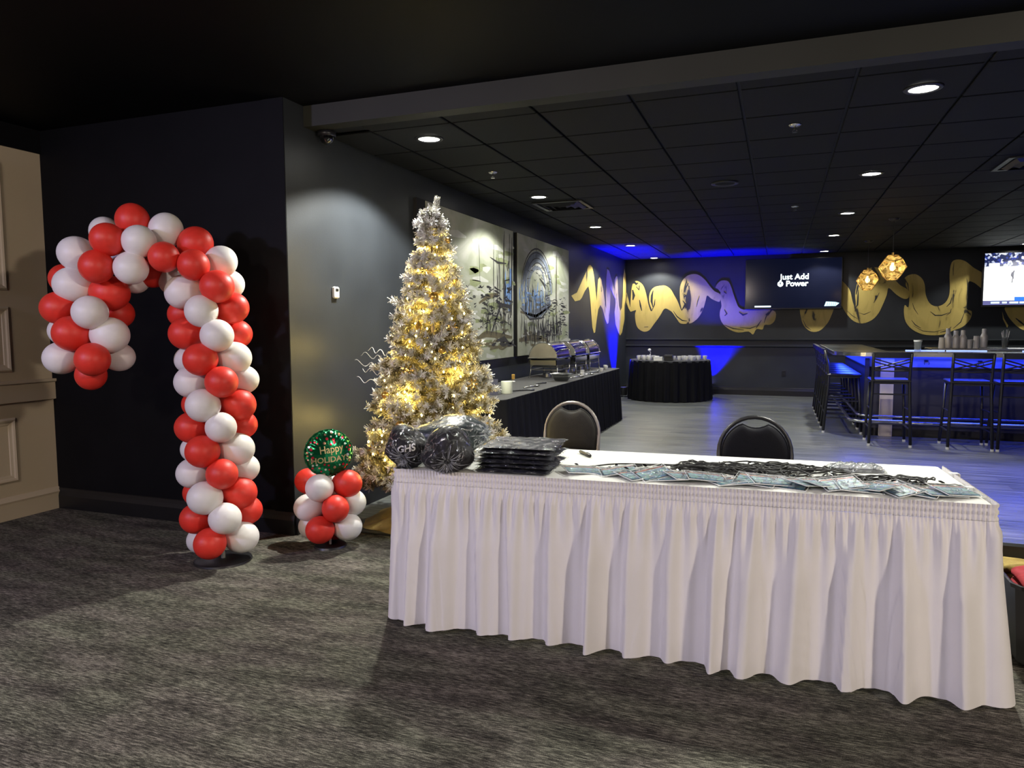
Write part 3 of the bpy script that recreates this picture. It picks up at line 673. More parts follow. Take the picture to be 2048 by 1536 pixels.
# ================================================================== round table at the back
def pleat_ring(path, z_top, z_bot, amp_top, amp_bot, wl, seed, rows=14, flare=0.0, amp2=.35):
    """path: closed/open list of (x,y,nx,ny,s) ; returns rows of points, folds run down"""
    R = random.Random(seed); ph = [R.uniform(0, 6.28) for _ in range(6)]
    out = []
    for j in range(rows+1):
        t = j/rows; z = z_top+(z_bot-z_top)*t; amp = amp_top+(amp_bot-amp_top)*t**.7; row = []
        for (x, y, nx, ny, s) in path:
            w = math.sin(s*2*PI/wl+ph[0]+.7*math.sin(s*2.1+ph[1])) + amp2*math.sin(s*2*PI/(wl*.43)+ph[2]+math.sin(s*3.3+ph[3]))
            d = amp*(w+1.0)*.5+flare*t
            row.append((x+nx*d, y+ny*d, z))
        out.append(row)
    return out
t = thing('round_table', 'round table under a floor-length black cloth by the far wall', 'table', (-1.95, 13.85, 0))
RR = .74
MB().lathe([(.0005, .755), (RR, .755), (RR+.008, .75), (RR+.008, .72), (.0005, .72)], n=64).build('cloth_top', M['black_linen'], t, 'auto')
path = [((RR+.005)*math.cos(a), (RR+.005)*math.sin(a), math.cos(a), math.sin(a), a*RR) for a in [2*PI*k/320 for k in range(320)]]
MB().quadgrid(pleat_ring(path, .75, .012, .003, .055, 2*PI*RR/26, 5), closed_u=True).build('cloth_skirt', M['black_cloth'], t, True)
MB().cyl((0, 0, 0), (0, 0, .72), .04).build('pedestal', M['black_metal'], t)
china = mat('white_china', (.82, .82, .80), rough=.25, coat=.4, var=.02)
cup_me = MB().lathe([(.0005, .0), (.024, 0), (.030, .01), (.040, .05), (.043, .078), (.040, .078), (.036, .05), (.026, .012), (.0005, .008)], n=18).mesh('cup', china, 'auto')
R_ = random.Random(11)
cups = []
for k in range(26):
    for _ in range(60):
        a = R_.uniform(PI*1.02, PI*2.02); rr = R_.uniform(.30, .66); x, y = -1.95+rr*math.cos(a), 13.85+rr*math.sin(a)
        if all((x-c[0])**2+(y-c[1])**2 > .0085 for c in cups) and not (-2.12 < x < -1.66 and y < 13.5): break
    else: continue
    cups.append((x, y))
    o = link('white_cup', cup_me, None, (x, y, .755), (0, 0, R_.uniform(0, 6)))
    tag(o, 'small white cup standing on the round black table', 'cup', 'white cups on the round black table')
nap = thing('napkin_stack', 'low stack of white napkins on the round black table', 'napkins', (-2.08, 13.30, .755))
for k in range(6): MB().box((0, 0, .006+.012*k), (.16, .12, .0105), rz=R_.uniform(-.05, .05)).build('napkin', china, nap)
nd = thing('napkin_dispenser', 'black square dispenser box in the middle of the round table', 'box', (-1.89, 13.28, .755))
MB().bbox((0, 0, .055), (.16, .14, .11), .01).build('dispenser_body', M['black_metal'], nd)
MB().bbox((0, -.072, .075), (.11, .008, .03), .003).build('dispenser_slot', M['trim_black'], nd)
vs = thing('bud_vase', 'tall thin white flower ornament on the round black table', 'ornament', (-2.26, 13.45, .755))
MB().lathe([(.0005, 0), (.028, 0), (.032, .03), (.014, .06), (.010, .10), (.014, .11), (.0005, .11)], n=16).build('vase', china, vs, True)
MB().tube([(0, 0, .10), (.01, 0, .14), (-.01, 0, .175)], .004, 6).build('stem', china, vs)
MB().lathe([(.0005, .165), (.02, .17), (.032, .185), (.028, .205), (.012, .215), (.0005, .217)], c=(-.012, 0, 0), n=14).build('blossom', china, vs, True)

# ================================================================== buffet table along the left wall
BX0, BX1, BY0, BY1, BZ = -3.0, -2.225, 5.72, 10.66, .765
t = thing('buffet_table', 'long buffet table with black floor-length cloth below the paintings', 'table', (BX0, BY0, 0))
W, Ln = BX1-BX0, BY1-BY0
rc = .13
def rrect(x0, x1, y0, y1, r, step=.012):
    """open path: from back-left corner round the near end, along the front, round the far end"""
    pts = []
    def seg(ax, ay, bx, by, nx, ny):
        l = math.hypot(bx-ax, by-ay); n = max(2, int(l/step))
        for i in range(n): pts.append((ax+(bx-ax)*i/n, ay+(by-ay)*i/n, nx, ny))
    def arcp(cx, cy, a0, a1):
        n = max(4, int(abs(a1-a0)*r/step))
        for i in range(n):
            a = a0+(a1-a0)*i/n; pts.append((cx+r*math.cos(a), cy+r*math.sin(a), math.cos(a), math.sin(a)))
    seg(x0, y0, x1-r, y0, 0, -1); arcp(x1-r, y0+r, -PI/2, 0); seg(x1, y0+r, x1, y1-r, 1, 0); arcp(x1-r, y1-r, 0, PI/2); seg(x1-r, y1, x0, y1, 0, 1)
    pts.append((x0, y1, 0, 1)); s = 0; out = []
    for i, p in enumerate(pts):
        if i: s += math.hypot(p[0]-pts[i-1][0], p[1]-pts[i-1][1])
        out.append((*p, s))
    return out
bp_ = rrect(0, W, 0, Ln, rc)
MB().quadgrid(pleat_ring(bp_, BZ-.004, .012, .002, .035, .17, 8, rows=16, flare=.03)).build('cloth_skirt', M['black_cloth'], t, True)
MB().prism([(p[0], p[1]) for p in bp_[::3]], BZ-.03, BZ).build('cloth_top', M['black_linen'], t)

def chafer(y, label):
    t = thing('chafing_dish', label, 'chafing dish', (-2.70, y, BZ), group='roll-top chafing dishes on the buffet')
    L2, W2 = .31, .175          # half length (along the wall), half width
    leg = M['steel']
    for sx in (-1, 1):
        for sy in (-1, 1):
            MB().tube([(sx*.165, sy*.26, .17), (sx*.172, sy*.27, .08), (sx*.180, sy*.285, .010)], [.011, .008, .010], 8).build('leg', leg, t, True)
            MB().lathe([(.0005, 0), (.016, 0), (.016, .010), (.0005, .014)], c=(sx*.180, sy*.285, 0), n=12).build('foot', leg, t)
    b = MB(); b.tube([(-.172, -.26, .10), (.172, -.26, .10)], .006, 6); b.tube([(-.172, .26, .10), (.172, .26, .10)], .006, 6); b.tube([(-.172, -.26, .10), (-.172, .26, .10)], .006, 6); b.tube([(.172, -.26, .10), (.172, .26, .10)], .006, 6)
    b.build('stand_frame', leg, t)
    MB().bbox((0, 0, .19), (W2*2, L2*2, .10), .02).build('water_pan', M['chrome'], t, 'auto')
    MB().bbox((0, 0, .245), (W2*2+.03, L2*2+.03, .014), .005).build('rim', M['chrome'], t)
    # roll-top lid: half cylinder with flat end caps
    n = 22; rows = []
    for yy in (-L2, -L2+.02, L2-.02, L2):
        rows.append([((W2-.004)*math.cos(PI*i/n), yy, .255+.175*math.sin(PI*i/n)) for i in range(n+1)])
    lid = MB().quadgrid(rows).build('lid', mat('steel_blue_reflection', (.42, .40, .62), rough=.14, metal=1, var=.05), t, 'auto')  # purple-blue tint stands in for reflections on the rounded lid
    for s_ in (-1, 1):
        e = MB(); e.prism([((W2)*math.cos(PI*i/n), .25+.18*math.sin(PI*i/n)) for i in range(n+1)], s_*L2-.006, s_*L2+.006, lambda x, y_, z: (x, z, y_)); e.build('lid_end', mat('satin_steel', (.60, .59, .54), rough=.38, metal=1, var=.08, vscale=9), t, 'auto')
    for s_ in (-1, 1): MB().tube([((W2+.002)*math.cos(PI*i/n), s_*L2, .253+.18*math.sin(PI*i/n)) for i in range(n+1)], .007, 6).build('lid_bead', M['chrome'], lid, True)
    MB().tube([(W2-.02, -.10, .34), (W2+.03, -.10, .35), (W2+.03, .10, .35), (W2-.02, .10, .34)], .008, 8).build('handle', M['chrome'], lid, True)
    for s_ in (-1, 1):
        MB().lathe([(.0005, .0), (.042, 0), (.042, .045), (.036, .05), (.0005, .05)], c=(0, s_*.14, .005), n=16).build('fuel_can', M['steel'], t, 'auto')
chafer(8.62, 'roll-top steel chafing dish nearest the tree on the buffet')
chafer(9.47, 'middle roll-top steel chafing dish on the buffet')
chafer(10.22, 'farthest roll-top steel chafing dish on the buffet')
# bowl
t = thing('serving_bowl', 'round steel serving bowl at the buffet edge', 'bowl', (-2.36, 7.96, BZ))
MB().lathe([(.0005, 0), (.07, 0), (.075, .005), (.115, .06), (.135, .085), (.142, .087), (.132, .08), (.108, .055), (.07, .012), (.0005, .010)], n=32).build('bowl', M['steel'], t, 'auto')
MB().lathe([(.0005, .066), (.08, .064), (.118, .062)], n=24).build('food', mat('pale_food', (.55, .50, .33), rough=.6, var=.3, vscale=30, bump=.4, bscale=40), t, True)
# candle jar
t = thing('candle_jar', 'frosted white candle jar at the near end of the buffet', 'candle', (-2.42, 6.34, BZ))
MB().lathe([(.0005, 0), (.050, 0), (.055, .006), (.056, .115), (.053, .118), (.050, .115), (.050, .08), (.0005, .078)], n=28).build('jar', mat('frosted_glass', (.72, .76, .62), rough=.5, var=.04, vscale=8), t, 'auto')
MB().cyl((0, 0, .078), (0, 0, .095), .002).build('wick', M['black_metal'], t)
# folded navy menu card
t = thing('menu_card', 'dark navy folded menu card beside the white candle', 'card', (-2.485, 6.17, BZ), rz=.35)
navy = mat('navy_card', (.012, .014, .040), rough=.5, var=.1)
MB().box((0, 0, .0)  if False else (0, -.02, .075), (.075, .003, .15), rx=-.25).build('card_front', navy, t)
MB().box((0, .02, .075), (.075, .003, .15), rx=.25).build('card_back', navy, t)
# wooden box
t = thing('wooden_box', 'small brown wooden box at the near corner of the buffet', 'box', (-2.70, 6.05, BZ))
wood = mat('brown_wood', (.16, .10, .05), rough=.6, var=.3, vscale=6, stretch=(1, 1, 8))
for s_ in (-1, 1): MB().box((s_*.055, 0, .045), (.01, .12, .09)).build('side_board', wood, t); MB().box((0, s_*.055, .045), (.10, .01, .09)).build('side_board', wood, t)
MB().box((0, 0, .005), (.10, .10, .01)).build('bottom_board', wood, t)
# small gold table number stands
for (x, y, lab) in ((-2.86, 7.70, 'small gold sign holder at the wall side of the buffet near the paintings\' gap'), (-2.80, 6.75, 'small gold sign holder standing behind the white candle')):
    t = thing('sign_holder', lab, 'sign holder', (x, y, BZ), rz=.5)
    MB().lathe([(.0005, 0), (.024, 0), (.024, .006), (.008, .012), (.0005, .012)], n=16).build('stand_foot', china, t)
    MB().cyl((0, 0, .01), (0, 0, .03), .004, n=8).build('stem', M['gold'], t)
    MB().bbox((0, 0, .058), (.038, .006, .055), .004).build('plate', M['gold'], t)
# utensils
def utensil(kind, x, y, rz, label):
    t = thing(kind, label, 'utensil', (x, y, BZ), rz=rz)
    if kind == 'serving_tongs':
        for s_ in (-1, 1):
            MB().tube([(-.12, 0, .008), (-.05, s_*.012, .012), (.06, s_*.026, .010), (.12, s_*.018, .008)], [.006, .007, .006, .010], 6).build('tong_arm', M['black_metal'], t, True)
    else:
        MB().tube([(-.13, 0, .006), (0, 0, .012), (.08, 0, .010)], [.008, .006, .005], 6).build('handle', M['steel'], t, True)
        MB().lathe([(.0005, .004), (.02, .006), (.032, .016), (.034, .018), (.03, .012), (.0005, .000)], c=(.11, 0, 0), n=14).build('spoon_head', M['steel'], t, True)
utensil('serving_tongs', -2.36, 6.62, .9, 'black serving tongs right behind the white candle')
utensil('serving_spoon', -2.42, 7.05, 1.3, 'steel serving spoon lying between candle and bowl')
utensil('serving_tongs', -2.46, 7.48, 1.5, 'black serving tongs lying in front of the nearest chafing dish')
utensil('serving_spoon', -2.33, 8.52, 1.2, 'steel serving spoon behind the steel bowl')
utensil('serving_spoon', -2.34, 9.0, 1.0, 'steel serving spoon in front of the middle chafing dish')
utensil('serving_tongs', -2.35, 9.45, 1.4, 'black serving tongs beside the middle chafing dish')
utensil('serving_spoon', -2.38, 9.95, 1.5, 'steel serving spoon near the far end of the buffet')
for k, (x, y) in enumerate(((-2.32, 8.75), (-2.44, 9.2), (-2.30, 9.7), (-2.36, 10.25), (-2.42, 10.45))):
    tag(link('white_cup', cup_me, None, (x, y, BZ), None, (.7, .7, .7)), 'small white dip cup standing at the far half of the buffet edge', 'cup', 'dip cups on the buffet')
# ================================================================== bar
CT = 1.07                     # counter top
cx_, cy_ = .66, 9.62          # outer edges of the counter (left run, front run)
def lshape(off, r, x_end, y_end):
    """outer-edge polyline of the L: far end of left run -> rounded corner -> right end of front run"""
    x0, y0 = cx_+off, cy_+off; pts = [(x0, y_end)]
    for i in range(13):
        a = PI+ (PI/2)*i/12; pts.append((x0+r+r*math.cos(a), y0+r+r*math.sin(a)))
    pts.append((x_end, y0)); return pts
bar = thing('bar_counter', 'dark bar with rounded corner counter and blue underlighting', 'bar', (cx_, cy_, 0))
def strip(name, off0, off1, r0, r1, z0, z1, m, x_end=XR-.02, y_end=13.4):
    a = lshape(off0, r0, x_end, y_end); b = lshape(off1, r1, x_end, y_end); B = MB()
    loc = [(p[0]-cx_, p[1]-cy_) for p in a]; loc2 = [(p[0]-cx_, p[1]-cy_) for p in b]
    rows = [[(x, y, z1) for x, y in loc], [(x, y, z1) for x, y in loc2], [(x, y, z0) for x, y in loc2], [(x, y, z0) for x, y in loc]]
    B.quadgrid(rows, closed_v=True)
    n = len(a); B.f.append((0, n, 2*n, 3*n)); B.f.append((n-1, 2*n-1, 3*n-1, 4*n-1))
    return B.build(name, m, bar)
M['counter'] = mat('bar_top_laminate', (.060, .056, .046), rough=.22, spec=.6, coat=.3, var=.25, vscale=6)
M['bar_panel'] = mat('bar_front_panel', (.022, .022, .032), rough=.45, var=.1, vscale=4)
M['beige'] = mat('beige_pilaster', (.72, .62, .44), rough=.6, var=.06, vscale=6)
M['led'] = mat('blue_led_strip', (.1, .1, .9), emit=(.02, .05, 1.0), estr=5, var=.02)
strip('counter_top', 0, .62, .45, .05, CT-.045, CT, M['counter'])
strip('counter_edge', -.012, .002, .46, .45, CT-.05, CT-.004, M['steel'])
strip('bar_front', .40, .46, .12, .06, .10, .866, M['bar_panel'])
strip('bar_lit_band', .405, .46, .12, .06, .866, CT-.045, mat('bar_band_lit_tone', (.32, .34, .42), rough=.4, var=.08, vscale=3))  # upper part of the panel, its LED-lit look put into a pale colour
strip('bar_plinth', .46, .50, .06, .04, .0, .10, M['trim_black'])
strip('panel_ledge', .385, .40, .12, .12, .86, .875, M['trim_black'])
strip('led_strip', .365, .385, .14, .12, CT-.062, CT-.048, M['led'])
strip('inner_counter', .62, 1.05, .05, .02, .86, .90, M['steel'])
# blue LED light bars on the inner lip
for (x0, x1) in ((1.50, 1.93), (1.95, 2.38), (2.75, 3.6)):
    MB().box(((x0+x1)/2-cx_, .60, CT+.006), (x1-x0, .03, .012)).build('lip_light', mat('pale_led', (.4, .5, .9), emit=(.25, .38, 1.0), estr=.8, var=.02), bar)
MB().bbox((1.275-cx_, .385, .49), (.15, .05, .98), .006).build('pilaster', M['beige'], bar)
MB().bbox((1.05-cx_-.0, .42, .49), (.05, .05, .98), .006).build('corner_post', M['bar_panel'], bar)
# foot rails
rl = MB(); ft = lshape(.20, .25, XR-.05, 13.3)
rl.tube([(p[0]-cx_, p[1]-cy_, .20) for p in ft], .022, 8)
rl.build('foot_rail', M['steel'], bar, True)
rl = MB(); ft = lshape(.30, .20, XR-.05, 13.3); rl.tube([(p[0]-cx_, p[1]-cy_, .26) for p in ft], .016, 8); rl.build('foot_rail', M['steel'], bar, True)
for x in (1.9, 3.1, 4.3): MB().tube([(x-cx_, .20, .20), (x-cx_, .33, .20), (x-cx_, .42, .16)], .012, 6).build('rail_bracket', M['steel'], bar)
# purse hooks under the counter lip
for x in (1.70, 2.27, 2.95):
    h = MB(); h.box((x-cx_, .392, .955), (.045, .012, .02))
    for s_ in (-1, 1): h.tube([(x-cx_+s_*.010, .385, .955), (x-cx_+s_*.022, .365, .945), (x-cx_+s_*.028, .355, .925), (x-cx_+s_*.020, .352, .912)], .004, 6)
    h.build('coat_hook', M['black_metal'], bar)
# light of the LED strips, under the counter
add_light('lamp', 'AREA', bar, (2.3, .30, CT-.06), 16, (.02, .05, 1.0), shape='RECTANGLE', size=4.4, size_y=.06, rot=(math.radians(-20), 0, 0))
add_light('lamp', 'AREA', bar, (.30, 2.1, CT-.06), 20, (.02, .05, 1.0), shape='RECTANGLE', size=.06, size_y=3.2, rot=(0, math.radians(20), 0))
# back bar station
st = thing('service_station', 'low steel service counter behind the bar carrying the shakers', 'counter', (3.6, 11.6, 0))
MB().bbox((0, 0, .52), (3.2, .5, 1.04), .01).build('station_body', M['black_metal'], st)
MB().bbox((0, 0, 1.055), (3.24, .54, .03), .006).build('station_top', M['steel'], st)

# --- things on the bar
glassm = mat('clear_glass', (.75, .80, .82), rough=.08, trans=.85, var=.02)
frost = mat('milky_plastic', (.78, .80, .79), rough=.35, var=.05, vscale=9)
steel2 = mat('shaker_steel', (.82, .83, .82), rough=.35, metal=.2, var=.1, vscale=6, stretch=(8, 8, 1))
t = thing('pint_glass', 'clear pint glass on the bar counter near the corner', 'glass', (1.62, 10.13, CT))
MB().lathe([(.0005, 0), (.036, 0), (.036, .006), (.046, .14), (.044, .14), (.034, .012), (.0005, .010)], n=24).build('glass', glassm, t, 'auto')
MB().lathe([(.0465, .118), (.0475, .122), (.0475, .134), (.0465, .138)], n=24).build('rim_band', frost, t, True)
def bottle(px, kind, h, label):
    p = on_z(px, 696.5, CT); t = thing(kind, label, kind.split('_')[-1], (p.x, p.y, CT), group='shakers and cups on the service counter')
    if kind == 'cocktail_shaker':
        MB().lathe([(.0005, 0), (.040, 0), (.043, .01), (.048, h*.55), (.044, h*.62), (.030, h*.74)], n=20).build('shaker_body', steel2, t, True)
        MB().lathe([(.0295, h*.74), (.028, h*.80), (.028, h*.97), (.022, h), (.0005, h)], n=20).build('shaker_cap', steel2, t, 'auto')
    elif kind == 'plastic_cup':
        MB().lathe([(.0005, 0), (.028, 0), (.040, h), (.037, h), (.026, .006), (.0005, .006)], n=18).build('cup_wall', frost, t, 'auto')
        MB().lathe([(.040, h-.008), (.043, h-.005), (.043, h), (.040, h+.001)], n=18).build('rim', frost, t)
    else:
        for k in range(3): MB().lathe([(.040, .02*k), (.034, h-.06+.02*k), (.0005, h-.06+.02*k)], n=18).build('cup', frost, t, 'auto')
    return t
for px, kd, h, lab in ((1883, 'cup_stack', .17, 'leftmost short upside-down cup stack beside the shakers'), (1895, 'cocktail_shaker', .275, 'tall steel cocktail shaker right of the short cup stack'),
        (1910.5, 'cocktail_shaker', .245, 'steel cocktail shaker, second from the left in the row'), (1925, 'cocktail_shaker', .25, 'steel cocktail shaker, third from the left in the row'),
        (1938.5, 'plastic_cup', .12, 'short milky plastic cup between shakers and cup stack'), (1952, 'cup_stack', .19, 'milky upside-down cup stack left of the last shaker'),
        (1967, 'cocktail_shaker', .27, 'tall steel cocktail shaker at the right end of the row')):
    bottle(px, kd, h, lab)
p = on_z(1996, 695, CT); t = thing('straw_holder', 'clear cup full of white straws right of the shakers', 'straw cup', (p.x, 11.62, CT))
MB().lathe([(.0005, 0), (.034, 0), (.046, .15), (.044, .15), (.032, .006), (.0005, .006)], n=20).build('cup', glassm, t, 'auto')
R_ = random.Random(5)
for k in range(9):
    a = R_.uniform(0, 6.28); MB().tube([(.012*math.cos(a), .012*math.sin(a), .008), (.046*math.cos(a), .046*math.sin(a), R_.uniform(.20, .26))], .004, 6).build('straw', china, t)
t = thing('bar_tray', 'low dark tray on the service counter at the right edge', 'tray', (3.42, 11.55, CT))
MB().bbox((0, 0, .02), (.5, .3, .04), .01).build('tray', wood, t)
tag(MB().bbox((2.72, 11.50, CT+.006), (.30, .1, .012), .003).build('bar_mat', M['steel']), 'flat grey bar mat under the straw cup', 'mat')

# ================================================================== bar stools
seatm = mat('black_stool_seat', (.018, .018, .022), rough=.3, spec=.6, var=.1, vscale=6)
foot_m = mat('grey_foot_cap', (.5, .5, .5), rough=.5, var=.05)
def make_stool():
    t = thing('bar_stool', '', 'stool')
    # faces +Y, back at -Y
    MB().bbox((0, .0, .755), (.42, .41, .035), .012).build('seat', seatm, t)
    MB().box((0, 0, .728), (.37, .36, .022)).build('seat_frame', M['black_metal'], t)
    for s_ in (-1, 1):
        MB().tube([(s_*.215, -.235, .022), (s_*.195, -.190, .60), (s_*.190, -.185, .76), (s_*.192, -.205, .92), (s_*.195, -.245, 1.075)], [.017, .018, .018, .017, .016], 8).build('rear_leg', M['black_metal'], t, True)
        MB().tube([(s_*.215, .215, .022), (s_*.180, .165, .72)], [.016, .017], 8).build('front_leg', M['black_metal'], t, True)
        for y in (-.235, .215): MB().cyl((s_*.215, y, 0), (s_*.215, y, .024), .019, n=10).build('foot_cap', foot_m, t)
        MB().tube([(s_*.209, -.222, .20), (s_*.206, .202, .20)], .010, 6).build('side_stretcher', M['black_metal'], t)
        MB().tube([(s_*.200, -.204, .42), (s_*.197, .187, .42)], .009, 6).build('side_stretcher', M['black_metal'], t)
    MB().tube([(-.205, .200, .245), (.205, .200, .245)], .011, 6).build('foot_bar', M['steel'], t)
    MB().tube([(-.208, -.218, .26), (.208, -.218, .26)], .010, 6).build('rear_stretcher', M['black_metal'], t)
    MB().tube([(-.195, -.19, .60), (.195, -.19, .60)], .009, 6).build('rear_stretcher', M['black_metal'], t)
    # top rail, curved board
    n = 10; rows = []
    for (dy, z) in ((-.010, 1.022), (-.018, 1.088), (.018, 1.088), (.018, 1.022)):
        rows.append([(-.20+.40*i/n, -.232-.028*math.sin(PI*i/n)+dy, z) for i in range(n+1)])
    b = MB().quadgrid(rows, closed_v=True); b.f.append((0, n+1, 2*n+2, 3*n+3)); b.f.append((n, 2*n+1, 3*n+2, 4*n+3)); b.build('top_rail', M['black_metal'], t)
    MB().tube([(-.19, -.20, .875), (0, -.215, .868), (.19, -.20, .875)], .008, 6).build('lower_rail', M['black_metal'], t)
    for s_ in (-1, 1):     # double crossed slats
        for o_ in (0, .034):
            MB().tube([(s_*.188, -.238, 1.012-o_), (0, -.228, .955-o_), (-s_*.188, -.206, .905-o_)], .0075, 6).build('cross_slat', M['black_metal'], t)
    return t
proto = make_stool()
labs = ['black crossed-back bar stool at the left end of the bar front', 'black bar stool with crossed back, second from the left along the bar front', 'black bar stool with crossed back at the right edge of the photo']
for k, (x, y, rz) in enumerate(((1.22, 9.42, 0), (2.02, 9.42, 0), (2.50, 9.42, 0))):
    o = proto if k == 0 else copy_tree(proto); o.location = (x, y, 0); o.rotation_euler = (0, 0, rz)
    o['label'] = labs[k]; o['group'] = 'bar stools with crossed backs'
names = ['nearest', 'second', 'third', 'fourth', 'fifth', 'farthest']
for k in range(6):
    o = copy_tree(proto); o.location = (.80, 10.33+.50*k, 0); o.rotation_euler = (0, 0, -PI/2)
    o['label'] = f'{names[k]} black bar stool in the row along the left side of the bar'; o['group'] = 'bar stools with crossed backs'

# ================================================================== faceted pendant lamps
def pendant(x, y, z, r, label):
    t = thing('pendant_lamp', label, 'pendant lamp', (x, y, z), group='faceted gold pendant lamps')
    bm = bmesh.new(); bmesh.ops.create_icosphere(bm, subdivisions=1, radius=r)
    # dual of the icosphere: pentagon/hexagon facets
    bm.faces.ensure_lookup_table(); cen = [f.calc_center_median().normalized()*r for f in bm.faces]
    polys = []
    for v in bm.verts:
        fs = [f.index for f in v.link_faces]; n = v.co.normalized(); u = n.orthogonal().normalized(); w_ = n.cross(u)
        fs.sort(key=lambda i: math.atan2(cen[i].dot(w_), cen[i].dot(u))); polys.append(fs)
    R_ = Matrix.Rotation(.5, 3, 'X') @ Matrix.Rotation(.3, 3, 'Z')
    B = MB(); B.v = [tuple(R_ @ c) for c in cen]; B.f = [tuple(p_) for p_ in polys]; edges = set()
    for p_ in polys:
        for a, b in zip(p_, p_[1:]+p_[:1]): edges.add((min(a, b), max(a, b)))
    B.build('glass_shade', M['amber'], t)
    E_ = MB()
    for a, b in edges: E_.tube([B.v[a], B.v[b]], .0045, 5, caps=False)
    E_.build('gold_cage', M['gold'], t)
    MB().lathe([(.0005, -.045), (.022, -.038), (.034, -.012), (.030, .015), (.016, .04), (.014, .06), (.0005, .06)], n=16).build('bulb', mat('bulb_glow', (1, .9, .7), emit=(1, .80, .45), estr=7, var=.02), t, True)
    MB().cyl((0, 0, .06), (0, 0, r+.02), .016, n=10).build('lamp_socket', M['gold'], t)
    MB().cyl((0, 0, r), (0, 0, ZC-z), .003, n=6).build('cord', M['black_metal'], t)
    MB().lathe([(.0005, ZC-z-.03), (.04, ZC-z-.028), (.062, ZC-z-.012), (.065, ZC-z)], n=24).build('ceiling_canopy', M['black_metal'], t, True)
    add_light('lamp', 'POINT', t, (0, 0, 0), 2.6, (1, .78, .45), shadow_soft_size=.04)
def amber_mat():
    m = bpy.data.materials.new('amber_glass'); m.use_nodes = True; nt = m.node_tree; N = nt.nodes; L = nt.links; N.remove(N['Principled BSDF']); out = N['Material Output']
    tc = N.new('ShaderNodeTexCoord'); v = N.new('ShaderNodeTexVoronoi'); v.feature = 'DISTANCE_TO_EDGE'; v.inputs['Scale'].default_value = 17; L.new(tc.outputs['Object'], v.inputs['Vector'])
    cr = N.new('ShaderNodeValToRGB'); L.new(v.outputs['Distance'], cr.inputs[0]); cr.color_ramp.elements[0].color = (.75, .75, .75, 1); cr.color_ramp.elements[1].position = .25; cr.color_ramp.elements[1].color = (.25, .25, .25, 1)
    tl = N.new('ShaderNodeBsdfTranslucent'); tl.inputs['Color'].default_value = (.95, .72, .32, 1)
    gl = N.new('ShaderNodeBsdfGlossy'); gl.inputs['Color'].default_value = (1, .80, .42, 1); gl.inputs['Roughness'].default_value = .15
    ad = N.new('ShaderNodeMixShader'); ad.inputs[0].default_value = .3; L.new(tl.outputs[0], ad.inputs[1]); L.new(gl.outputs[0], ad.inputs[2])
    tr = N.new('ShaderNodeBsdfTransparent'); tr.inputs['Color'].default_value = (1, .85, .55, 1)
    mx = N.new('ShaderNodeMixShader'); L.new(cr.outputs[0], mx.inputs[0]); L.new(tr.outputs[0], mx.inputs[1]); L.new(ad.outputs[0], mx.inputs[2]); L.new(mx.outputs[0], out.inputs['Surface'])
    return m
M['amber'] = amber_mat()
p = at_depth(1785, 535, 9.17); pendant(p.x, p.y, p.z, .17, 'larger nearer faceted gold glass pendant lamp above the bar')
p = at_depth(1735, 560, 11.6); pendant(p.x, p.y, p.z, .175, 'lower farther faceted gold glass pendant lamp above the bar')
# ================================================================== registration table in the foreground
TA = math.radians(3.3); TZ = .74; TL, TD = 2.44, .76
tab = thing('banquet_table', 'long folding table hidden under the white skirted cloth', 'table', (-1.675, 2.935, 0), rz=TA)
M['table_top'] = mat('table_laminate', (.35, .33, .30), rough=.5, var=.05)
MB().bbox((TL/2, TD/2, TZ-.022), (TL-.012, TD-.012, .030), .008).build('tabletop', M['table_top'], tab)
for x in (.30, TL-.30):
    for y in (.10, TD-.10): MB().cyl((x, y, 0), (x, y, TZ-.037), .014, n=10).build('leg', M['steel'], tab)
cl_ = thing('tablecloth', 'white linen cloth lying flat over the registration table top', 'tablecloth', (-1.675, 2.935, 0), rz=TA)
# top sheet, gently uneven
nx, ny = 120, 40; rows = []
for j in range(ny+1):
    row = []
    for i in range(nx+1):
        x, y = TL*i/nx, TD*j/ny; e = min(x, TL-x, y, TD-y)
        z = TZ-.006*math.exp(-e/.012) + .0012*math.sin(x*7+2*math.sin(y*9)) * (1 if e > .02 else 0)
        row.append((x, y, z))
    rows.append(row)
MB().quadgrid(rows).build('top_sheet', M['white_top'], cl_, True)
# cloth hem turned over at the edges
hem = MB()
for (a, b, n_) in (((0, 0), (TL, 0), (0, -1)), ((TL, 0), (TL, TD), (1, 0)), ((TL, TD), (0, TD), (0, 1)), ((0, TD), (0, 0), (-1, 0))):
    r2 = []
    for k, (o_, z) in enumerate(((0, -.0062), (.006, -.010), (.007, -.03), (.007, -.06))):
        r2.append([(a[0]+(b[0]-a[0])*i/40+n_[0]*o_, a[1]+(b[1]-a[1])*i/40+n_[1]*o_, TZ+z) for i in range(41)])
    hem.quadgrid(r2)
hem.build('hem', M['white_top'], cl_, True)
